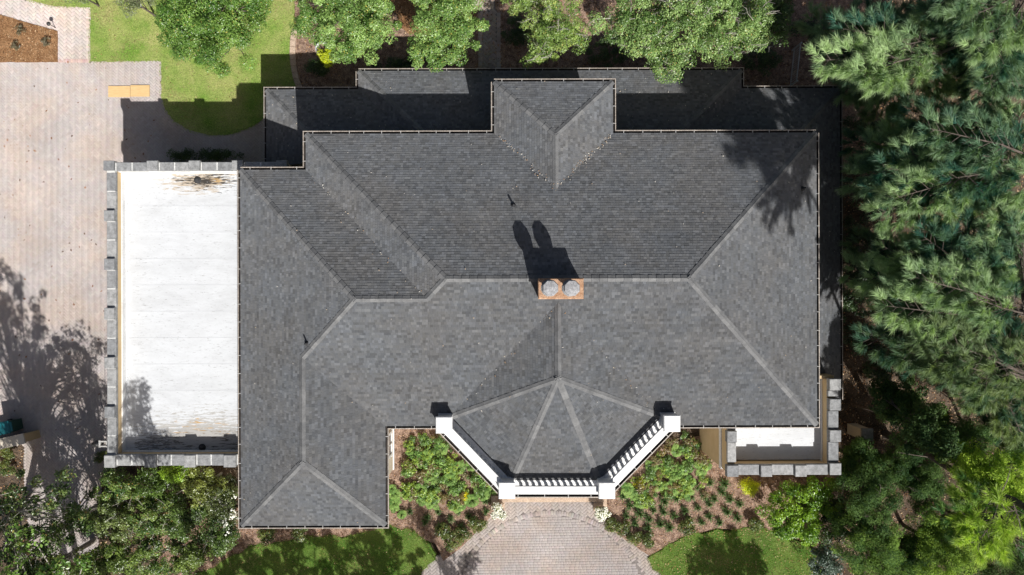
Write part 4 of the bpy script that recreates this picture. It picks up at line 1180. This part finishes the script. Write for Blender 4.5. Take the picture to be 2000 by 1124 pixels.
thick = [
    (235, 955, 48, 40, 1.6, BL, 'dark shrub under the terrace coping beside the drive'),
    (310, 945, 50, 36, 1.5, ((.04, .075, .015), (0.168, 0.273, 0.048)), 'green shrub with fresh shoots under the terrace coping'),
    (352, 918, 26, 16, 1.8, ((.10, .18, .015), (0.288, 0.468, 0.036)), 'brightest lime shrub tucked below the coping'),
    (400, 945, 50, 38, 1.8, ((.07, .09, .02), (0.264, 0.312, 0.072)), 'yellowish shrub nearest the front wing corner'),
    (440, 975, 34, 46, 1.7, ((.04, .06, .02), (0.156, 0.195, 0.060)), 'brown green shrub against the west gutter'),
    (225, 1010, 42, 46, 1.8, ((.07, .10, .03), (0.240, 0.312, 0.096)), 'grey green shrub with bare twigs left of the thicket'),
    (300, 1010, 48, 48, 1.9, BL, 'tallest shrub in the middle of the thicket'),
    (370, 1010, 44, 46, 1.8, ((.03, .06, .015), (0.132, 0.208, 0.048)), 'dark shrub behind the white flowering one'),
    (435, 1035, 40, 40, 1.5, ((.03, .055, .015), (0.120, 0.195, 0.042)), 'glossy dark shrub with white blossoms by the wing'),
    (240, 1080, 46, 44, 1.7, ((.06, .10, .02), (0.240, 0.338, 0.072)), 'lime tinged shrub near the lower edge'),
    (310, 1085, 46, 44, 1.6, BL, 'leggy shrub with dead grey twigs at the lower edge'),
    (375, 1075, 40, 38, 1.5, ((.05, .08, .02), (0.204, 0.286, 0.060)), 'olive shrub bordering the front lawn'),
    (190, 1110, 40, 34, 1.6, ((.05, .09, .02), (0.216, 0.299, 0.060)), 'pale green shrub right of the corner tree'),
]
for k, (px, py, rx, ry, z, pal, lab) in enumerate(thick):
    tree('shrub', lab, 'shrub', [lobe(px, py, z, rx, ry, .9)], 46, .26, 150, .095, .5, pal, 300 + k, r0=.05, parts=('stem', 'foliage'), group='shrubs of the thicket below the terrace', bark='bark_pale', sprigs=12 if k in (5, 10, 6) else 3, n_l=24)
wb = np.array([W(445 + rng.normal(0, 14), 1010 + rng.normal(0, 22), 2.3) for _ in range(14)])
# shrubs along the shaded rear wall
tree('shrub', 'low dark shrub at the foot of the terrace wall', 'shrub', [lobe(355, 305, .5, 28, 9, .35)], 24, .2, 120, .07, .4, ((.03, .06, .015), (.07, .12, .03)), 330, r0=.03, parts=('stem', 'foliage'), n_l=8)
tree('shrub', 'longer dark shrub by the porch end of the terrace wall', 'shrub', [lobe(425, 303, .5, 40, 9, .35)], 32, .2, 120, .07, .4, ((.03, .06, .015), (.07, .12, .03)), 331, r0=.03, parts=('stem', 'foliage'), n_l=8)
# ground cover at the rear, in the shade of the house
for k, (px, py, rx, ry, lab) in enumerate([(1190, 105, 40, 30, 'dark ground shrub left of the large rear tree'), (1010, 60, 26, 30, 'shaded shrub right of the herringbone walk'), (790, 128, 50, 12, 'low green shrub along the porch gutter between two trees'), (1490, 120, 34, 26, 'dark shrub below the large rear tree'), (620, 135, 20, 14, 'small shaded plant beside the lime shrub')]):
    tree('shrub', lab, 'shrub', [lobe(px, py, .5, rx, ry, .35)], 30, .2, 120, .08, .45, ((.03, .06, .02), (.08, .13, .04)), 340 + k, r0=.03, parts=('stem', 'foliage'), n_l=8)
tree('shrub', 'lime yellow shrub beside the white urn in the rear bed', 'shrub', [lobe(640, 112, .7, 15, 16, .4)], 22, .16, 150, .08, .4, ((.30, .38, .01), (.60, .66, .03)), 350, r0=.03, parts=('stem', 'foliage'), n_l=8)

# shade trees that stand south of the picture; their shadows dapple drive and lawns
def shade_tree(gx, gy, z, rx, ry, rz, seed, lab, n=70, cr=.40, per=80, back=.4):
    x, y = W(gx, gy, 0); kx, ky = .41 * z, .87 * z
    return tree('shade_tree', lab, 'tree', [(x + kx, y - ky, z, rx, ry, rz)], n, cr, per, .15, .6, G1, seed, base=(x + kx - back * .2, y - ky - back), bark='bark_pale', r0=.2, n_l=50, low=-.8, group='shade trees south of the picture')
shade_tree(70, 720, 9.5, 3.0, 3.8, 2.0, 401, 'broad tree beyond the lower left corner shading the drive', 62, .26, per=46, back=5)
shade_tree(10, 620, 12, 2.0, 2.6, 1.6, 402, 'tall tree beyond the lower left corner shading the drive far in', 75, .26, per=60, back=5)
shade_tree(170, 760, 8.5, 1.8, 3.2, 1.8, 403, 'slim tree below the frame shading the terrace edge', 34, back=5)
x_, y_ = W(280, 835, 3.85)
tree('shade_tree', 'slender tree south of the thicket whose top shades the terrace corner', 'tree', [(x_ + 3.4, y_ - 7.2, 12.1, 1.0, 1.5, 1.2)], 26, .35, 80, .13, .55, G1, 410, base=(x_ + 3.2, y_ - 11), bark='bark_pale', r0=.15, n_l=20, low=-.8, group='shade trees south of the picture')
shade_tree(560, 1095, 9, 3.4, 2.0, 2.0, 404, 'wide tree south of the front lawn throwing dappled shade', 58, .30, per=130)
shade_tree(730, 1100, 8, 2.6, 1.8, 1.8, 405, 'tree south of the front lawn nearest the drive', 46, .30, per=130)
shade_tree(835, 1035, 10, .7, .9, 1.0, 406, 'narrow tree south of the drive shading the bed edge', 10)
shade_tree(900, 1110, 8, .8, .8, 1.0, 407, 'small tree south of the front drive', 10)
shade_tree(1425, 1105, 7.5, 1.9, 1.3, 1.5, 408, 'bushy tree south of the right lawn', 40, per=150)
shade_tree(430, 1120, 9, 2.4, 1.6, 1.6, 409, 'tree south of the thicket at the lawn end', 44, .30, per=130)

# ------------------------------------------------------------------ front bed plants
def rosette_mesh(seed, n=46, L=.34, pal=((.045, .095, .03), (.11, .18, .06))):
    r = np.random.default_rng(seed); V = []; Fs = []; T = []
    for k in range(n):
        a = r.uniform(0, 2 * PI); l = L * r.uniform(.6, 1.15); el = r.uniform(.35, 1.3); w = .014
        d = np.array([math.cos(a), math.sin(a)]); s = np.array([-d[1], d[0]]) * w
        p0 = np.array([0, 0, .0]); p1 = np.array([*(d * l * .5 * math.cos(el)), l * .6 * math.sin(el) + .04]); p2 = np.array([*(d * l * (.4 + .6 * math.cos(el))), l * .35 * math.sin(el)])
        b0 = len(V); sv = np.array([*s, 0])
        V += [p0 - sv, p0 + sv, p1 + sv, p1 - sv, p2]; u = r.random(); t = (np.array(pal[0]) * (1 - u) + np.array(pal[1]) * u) * r.uniform(.8, 1.2)
        T += [(*t, 1)] * 5; Fs += [(b0, b0 + 1, b0 + 2, b0 + 3), (b0 + 3, b0 + 2, b0 + 4)]
    return mesh('clump_plant', V, Fs, M['leaf_matt'], T)


def fern_mesh(seed, fronds=7, L=.46, pal=((.09, .19, .04), (.28, .42, .11))):
    r = np.random.default_rng(seed); P = []; A = []; Nn = []; Ls = []; T = []
    for k in range(fronds):
        a = 2 * PI * k / fronds + r.normal(0, .5); l = L * r.uniform(.5, 1.35); d = np.array([math.cos(a), math.sin(a), 0]); s = np.array([-d[1], d[0], 0])
        u = r.random(); t = np.array(pal[0]) * (1 - u) + np.array(pal[1]) * u
        for q in range(12):
            f = (q + 1) / 12; c = d * l * f + np.array([0, 0, .32 * math.sin(f * 2.4)])
            for sg in (1, -1):
                ll = .20 * math.sin(PI * min(1, f * .9 + .12)) + .03
                P.append(c + s * sg * ll * .5); A.append(s * sg * .9 + d * .45); Nn.append((0, 0, 1)); Ls.append(ll); T.append(t * r.uniform(.8, 1.25))
        for q in range(4):
            f = (q + .5) / 4; c = d * l * f + np.array([0, 0, .32 * math.sin(f * 2.4)]); P.append(c); A.append(d); Nn.append((0, 0, 1)); Ls.append(l * .34); T.append(t)
    P, A, Nn, Ls, T = map(np.array, (P, A, Nn, Ls, T)); A = unit(A); s = np.cross(Nn, A); w = np.minimum(Ls[:, None] * .17, .03)
    V = np.stack([P - A * Ls[:, None] * .5, P + s * w, P + A * Ls[:, None] * .5 - np.array([0, 0, .03]), P - s * w], 1).reshape(-1, 3)
    f = (np.arange(len(P)) * 4)[:, None]
    return mesh_np('fern', V, [np.concatenate([f + np.array([0, 1, 2]), f + np.array([0, 2, 3])])], M['leaf_matt'], np.repeat(T, 4, 0))


def small_bush_mesh(name, seed, rad, pal, n=16, per=70, L=.07, wr=.5):
    r = np.random.default_rng(seed); C, R = crown_points([(0, 0, rad * .5, rad * .8, rad * .8, rad * .45)], n, r, rad * .34)
    V, Fq, T = clump_leaves(C, R, per, L, wr, pal, r); V[:, 2] = np.maximum(V[:, 2], .01)
    return mesh_np(name, V, Fq, M['leaf'], T)

ros = [rosette_mesh(s) for s in (1, 2, 3)]; fer = [fern_mesh(s) for s in (4, 5, 6, 7)]
def put(name, me, px, py, label, cat, group, sc=1.0, z=.02):
    o = link(name, me, None, (*W(px, py, .15), z)); o.rotation_euler = (0, 0, random.uniform(0, 6.28)); k = sc * random.uniform(.85, 1.15); o.scale = (k, k, k)
    return tag(o, label, cat, group)
for px, py in [(1231, 988), (1249, 1003), (1276, 998), (1296, 1000), (1267, 1014), (1317, 1008), (1337, 998), (1240, 1022), (1290, 1023), (1266, 1032), (1297, 979), (1224, 1008), (1321, 973), (1349, 970), (1375, 970), (1395, 975), (1362, 992), (1415, 945), (1380, 905), (1355, 872), (1387, 943), (1360, 950), (1217, 968), (1245, 968), (1307, 1030), (1340, 960), (1385, 985), (1410, 962), (1330, 940), (1425, 975), (1385, 1010), (1420, 1000), (1445, 985), (1405, 1020), (1370, 1020), (1345, 1018), (1440, 1012)]:
    put('clump_plant', random.choice(ros), px, py, 'dark strappy clump planted in the brown mulch right of the drive', 'plant', 'dark clumps in the right front bed', 1.25)
for px, py in [(797 + 3, 870), (800, 890), (790, 960), (800, 1000), (948, 978), (935, 945), (945, 960), (835, 1010), (855, 1000), (880, 1015), (915, 1010), (925, 1020), (900, 1030), (840, 990), (895, 1000), (950, 1000), (830, 1020), (860, 1030)]:
    put('clump_plant', random.choice(ros), px, py, 'dark strappy clump in the mulch left of the drive', 'plant', 'dark clumps in the left front bed', 1.05)
rr = random.Random(5)
def in_px(poly, px, py): return bool(in_poly(np.array([[px, py]]), poly)[0])
lf = [(800, 850), (850, 850), (975, 950), (930, 980), (890, 990), (850, 985), (800, 975), (785, 930)]
cnt = 0
while cnt < 22:
    px, py = rr.uniform(765, 975), rr.uniform(848, 1000)
    if not in_px([(x, y) for x, y in lf], px, py): continue
    put('fern', rr.choice(fer), px, py, 'bright green fern in the crowded bed left of the drive', 'fern', 'ferns in the left front bed', .95); cnt += 1
for px, py in [(770, 965), (775, 980), (765, 955), (785, 1005), (770, 990)]:
    put('fern', rr.choice(fer), px, py, 'fern close along the front wing gutter', 'fern', 'ferns beside the front wing', .8)
rf = [(1320, 848), (1345, 850), (1368, 880), (1400, 930), (1400, 965), (1330, 970), (1280, 985), (1225, 975), (1225, 945), (1270, 900)]
cnt = 0
while cnt < 15:
    px, py = rr.uniform(1220, 1405), rr.uniform(845, 990)
    if not in_px(rf, px, py): continue
    put('fern', rr.choice(fer), px, py, 'bright green fern in the bed right of the drive', 'fern', 'ferns in the right front bed', .9); cnt += 1
gps = [small_bush_mesh('ground_plant', 170 + k, .30, p, 9, 26, .085, .34) for k, p in enumerate((((.08, .17, .035), (.26, .42, .10)), ((.14, .24, .03), (.40, .52, .09)), ((.06, .13, .03), (.20, .32, .08)), ((.16, .11, .05), (.30, .26, .09)), ((.18, .09, .06), (.24, .28, .10))))]
for poly, n, lab, grp in ((lf, 165, 'small leafy plant among the ferns left of the drive', 'ground plants in the left front bed'), (rf, 110, 'small leafy plant among the ferns right of the drive', 'ground plants in the right front bed')):
    cnt = 0
    while cnt < n:
        px, py = rr.uniform(765, 1380), rr.uniform(845, 1000)
        if not in_px(poly, px, py): continue
        put('ground_plant', rr.choice(gps), px, py, lab, 'plant', grp, rr.choice((.55, .8, 1.0, 1.25))); cnt += 1
ybm = small_bush_mesh('bush', 61, .5, ((.40, .50, .01), (.80, .86, .03)), 44, 120, .05, .35)
o = put('bush', ybm, 1462, 950, 'clipped round yellow bush below the balcony coping', 'bush', None); o.scale = (1.05,) * 3
yf = small_bush_mesh('flower_clump', 62, .32, ((.65, .58, .01), (.85, .75, .01)), 16, 90, .06)
put('flower_clump', yf, 907, 970, 'solid yellow flower clump among the left ferns', 'flowers', None)
yf2 = small_bush_mesh('flower_clump', 63, .38, ((.22, .26, .01), (.55, .50, .02)), 13, 45, .06)
put('flower_clump', yf2, 1249, 946, 'loose yellow green flower clump by the right balustrade', 'flowers', None, 1.05)
gb = [small_bush_mesh('bush', 64 + k, .42, ((.05, .09, .02), (.17, .20, .05), (.3, .16, .06)), 18, 60, .075) for k in range(3)]
for k, (px, py, lab) in enumerate([(1196, 1026, 'small green bush at the drive edge below the right pot'), (1217, 1030, 'second small bush along the drive edge from the right pot'), (1262, 1054, 'reddish green bush at the bed corner by the right lawn'), (1240, 1048, 'low bush between the drive and the red tinted bush'), (1340, 1030, 'pale low bush on the border of the right lawn'), (1475, 1020, 'small bush left of the vivid green bush'),
                                   (885, 1052, 'dark bush at the drive edge between bed and left lawn'), (905, 1040, 'green bush at the drive edge below the left pot'), (868, 1035, 'shaded bush near the point of the left lawn'), (935, 1022, 'leafy bush beside the drive left of the flower pot'), (525, 1045, 'green bush under the front wing gutter'), (585, 1040, 'pale bush under the middle of the front wing gutter'), (20, 880, 'dark bush behind the low tan wall'), (15, 915, 'green bush in the dead leaves by the drive')]):
    put('bush', gb[k % 3], px, py, lab, 'bush', None, 1.1)
put('bush', gb[1], 196, 893, 'small yellow green bush at the terrace corner by the lantern', 'bush', None, .8).scale = (.6, 1.1, .8)

# ---- pots with white flowers either side of the landing
for k, (px, py, lab) in enumerate(((972, 999, 'tan pot of white flowers left of the front landing'), (1175, 1001, 'tan pot of white flowers right of the front landing'))):
    e = empty('flower_pot', (*W(px, py, .6), .0), 0, lab, 'flower pot')
    mb = MB(); mb.lathe([(.17, 0), (.26, .42), (.30, .44), (.30, .5), (.25, .5), (.24, .44)], n=14); mb.build('pot', M['terracotta'], e)
    r = np.random.default_rng(70 + k); C, R = crown_points([(0, 0, .62, .32, .32, .2)], 22, r, .13)
    V, Fq, T = clump_leaves(C, R, 60, .07, .5, ((.10, .15, .04), (.28, .32, .08)), r); link('foliage', mesh_np('foliage', V, Fq, M['leaf'], T), e)
    C2 = C + np.array([0, 0, .05]); V, Fq, T = clump_leaves(C2, R * 1.05, 26, .075, .8, ((.75, .75, .72), (.85, .85, .82)), r, upb=1.2, shell=.8); link('blossom', mesh_np('blossom', V, Fq, M['leaf_matt'], T), e)
    mb = MB(); mb.box(-.34, .34, -.1, .62, -.1, .1); mb.build('plinth', M['terracotta'], e)
V, Fq, T = clump_leaves(np.concatenate([wb, np.full((14, 1), 2.35)], 1), np.full(14, .16), 9, .09, .8, ((.75, .75, .7), (.85, .85, .8)), np.random.default_rng(5), upb=1.2)
fb = bpy.data.objects.get('shrub.008')
if fb: link('blossom', mesh_np('blossom', V - np.array([fb.location.x, fb.location.y, 0]), Fq, M['leaf_matt'], T), fb)

# ------------------------------------------------------------------ small things
for k, (xa, xb, ya, yb, lab) in enumerate(((211, 253.5, 168, 189.5, 'left plywood board lying on the pavers'), (254.5, 291.5, 166.5, 188.5, 'right plywood board lying on the pavers'))):
    x0, y1 = W(xa, ya, .06); x1, y0 = W(xb, yb, .06); e = MB(); e.box(x0, x1, y0, y1, .004, .045 + .008 * k, .004)
    tag(e.build('plywood_board', M['ply']), lab, 'board')
# urn
ux, uy = W(630, 96, .6)
ue = empty('garden_urn', (ux, uy, 0), 0, 'white round bowl urn in the rear bed', 'urn')
mb = MB(); mb.lathe([(.20, 0), (.20, .08), (.10, .14), (.10, .26), (.26, .42), (.34, .62), (.36, .64), (.36, .67), (.30, .67), (.27, .58)], n=20, cap=False); mb.build('bowl', M['white'], ue, True)
mb = MB(); mb.lathe([(.28, .5), (.28, .585), (.05, .60)], n=16); mb.build('soil', M['mulch'], ue)
# path light
x, y = W(95, 47, .5)
pe = empty('path_light', (x, y, 0), 0, 'small black path light at the straw bed edge', 'lamp')
mb = MB(); mb.lathe([(.03, 0), (.018, .1), (.018, .5)], n=8); mb.build('stake', M['metal_dark'], pe)
mb = MB(); mb.lathe([(.11, .5), (.10, .53), (.02, .58)], n=12); mb.build('lamp_shade', M['metal_dark'], pe)
# dry shrubs in the straw bed
drym = small_bush_mesh('dry_plant', 81, .32, ((.10, .09, .05), (.20, .17, .10)), 10, 30, .07)
for px, py, lab in ((40, 58, 'withered plant in the straw bed left of the path light'), (90, 84, 'withered plant in the straw bed below the path light'), (32, 92, 'withered plant nearest the drive in the straw bed')):
    put('dry_plant', drym, px, py, lab, 'plant', None)
# bin and low wall at the left edge
bx, by = W(8, 836, 1.0)
be = empty('wheelie_bin', (bx, by, 0), math.radians(10), 'teal wheelie bin beside the low tan wall', 'bin')
mb = MB(); mb.add([(-.30, -.26, .05), (.24, -.26, .05), (.24, .26, .05), (-.30, .26, .05), (-.40, -.30, 1.0), (.36, -.30, 1.0), (.36, .30, 1.0), (-.40, .30, 1.0)], [(3, 2, 1, 0), (4, 5, 6, 7), (0, 1, 5, 4), (1, 2, 6, 5), (2, 3, 7, 6), (3, 0, 4, 7)]); mb.build('body', M['green_plastic'], be)
mb = MB(); mb.box(-.43, .30, -.32, .32, 1.003, 1.06, .02); mb.box(.30, .42, -.24, .24, 1.0, 1.03); mb.build('lid', M['teal'], be)
for s in (-1, 1):
    mb = MB(); mb.tube([(-.32, s * .27, .12), (-.32, s * .33, .12)], [.12, .12], 12); mb.build('wheel', M['metal_dark'], be)
wa, wb2 = W(47, 857, 1.2), W(-70, 884, 1.2)
we = empty('low_wall', (*wa, 0), 0, 'low tan rendered wall end behind the teal bin', 'wall')
d = np.array(wb2) - np.array(wa); L = np.linalg.norm(d); d /= L; n = np.array([-d[1], d[0]])
def wp(t, s): return tuple(d * t + n * s)
mb = MB(); mb.prism(ccw([wp(.04, -.2), wp(L, -.2), wp(L, .2), wp(.04, .2)]), -.1, 1.12); mb.build('wall_body', M['stucco'], we)
mb = MB(); mb.prism(ccw([wp(0, -.26), wp(L, -.26), wp(L, .26), wp(0, .26)]), 1.12, 1.2); mb.build('coping', M['stucco_pale'], we)
# garden pillar east
x, y = W(1656, 838, 0)
ge = empty('garden_pillar', (x + .25, y, 0), 0, 'tan pillar standing in shade east of the balcony', 'pillar')
mb = MB(); mb.box(-.24, .24, -.26, .26, -.1, 1.36); mb.build('shaft', M['stucco_pale'], ge)
mb = MB(); mb.box(-.29, .29, -.31, .31, 1.36, 1.46, .02); mb.build('cap', M['stone'], ge)
# iron railing at the rear corner
x0, y0 = W(1548, 165, .5); x1, y1 = W(1556, 92, .5)
re_ = empty('railing', (x0, y0, 0), 0, 'narrow grey railing at the rear corner of the porch', 'railing')
dv = Vector((x1 - x0, y1 - y0, 0)); L = dv.length; re_.rotation_euler = (0, 0, math.atan2(dv.y, dv.x))
for z in (.2, .95):
    mb = MB(); mb.box(0, L, -.02, .02, z, z + .05); mb.build('rail', M['bracket'], re_)
sl = MB(); sl.box(-.012, .012, -.012, .012, .2, .96); slm = mesh('baluster', sl.V, sl.Fs, M['bracket'])
for k in range(16): link('baluster', slm, re_, (L * (k + .5) / 16, 0, 0))
for t in (0, L):
    mb = MB(); mb.box(-.035, .035, -.035, .035, -.1, 1.1); mb.build('post', M['bracket'], re_, False, (t, 0, 0))
# small things: fallen leaves on the roof, twigs and leaves on the drive
def specks(name, n, zf, region, L, cols, label, seed):
    r = np.random.default_rng(seed); P = []
    while len(P) < n:
        x, y = r.uniform(region[0], region[1]), r.uniform(region[2], region[3]); z = zf(x, y)
        if z is not None: P.append((x, y, z))
    P = np.array(P); nr = np.stack([r.normal(0, .3, n), r.normal(0, .3, n), np.ones(n)], 1)
    V, Fq, T = leaves_geo(P, nr, L * r.uniform(.5, 1.4, n), .5, np.array(cols)[r.integers(0, len(cols), n)], r)
    return tag(link(name, mesh_np(name, V, Fq, M['litter'], T)), label, 'fallen leaves', kind='stuff')
def zroof(x, y):
    z = zU(x, y); return z + .05 if z > 5 else None
def zlow(x, y):
    if zU(x, y) > 5: return None
    z = max(zvol('L', x, y), zvol('W', x, y)); return z + .05 if z > 2.9 and z < 4.9 and (y > 5.9 or x > 14.7) else None
specks('fallen_leaves', 110, zroof, (bx0, ax1, cyS, eyN), .06, ((.5, .47, .42), (.38, .30, .22)), 'pale dry leaves scattered over the upper roof', 91)
vl = [((ex0 + .15, ayN - .1), (dxm - .1, dys + .1)), ((ex1 - .1, ayN - .1), (dxm + .12, dys + .1)), ((ax0 + .1, byN - .1), (xs - .2, bym + .2)), ((fx - .2, fyn - .3), (V1[0] + .5, V1[1] + .5)), ((fx + .2, fyn - .3), (V4[0] - .5, V4[1] + .5))]
r5 = np.random.default_rng(55); Pv = []
for (a, b_), k in zip(vl, (60, 80, 26, 22, 22)):
    for _ in range(k):
        t = r5.random(); x = a[0] + (b_[0] - a[0]) * t + r5.normal(0, .07); y = a[1] + (b_[1] - a[1]) * t + r5.normal(0, .07); Pv.append((x, y, zU(x, y) + .05))
Pv = np.array(Pv); Vv, Fv, Tv = leaves_geo(Pv, r5.normal(0, .3, (len(Pv), 3)) + np.array([0, 0, 1]), .06 * r5.uniform(.5, 1.4, len(Pv)), .5, np.array(((.55, .53, .48), (.42, .36, .28), (.30, .20, .12)))[r5.integers(0, 3, len(Pv))], r5)
tag(link('fallen_leaves', mesh_np('fallen_leaves', Vv, Fv, M['litter'], Tv)), 'pale leaf scraps caught in the roof valleys', 'fallen leaves', kind='stuff')
specks('fallen_leaves', 160, zlow, (lx0, lx1, -5, wyN), .06, ((.5, .47, .42), (.42, .36, .28)), 'pale dry leaves scattered over the porch roof', 92)
dpoly = px_poly(drive_px)
def zdrive(x, y): return .012 if in_poly(np.array([[x, y]]), dpoly)[0] and x < -18.3 else None
specks('fallen_leaves', 120, zdrive, (-27, -15, -9, 12), .13, ((.20, .10, .06), (.30, .16, .09), (.12, .07, .05)), 'brown dead leaves dropped on the pavers of the drive', 93)
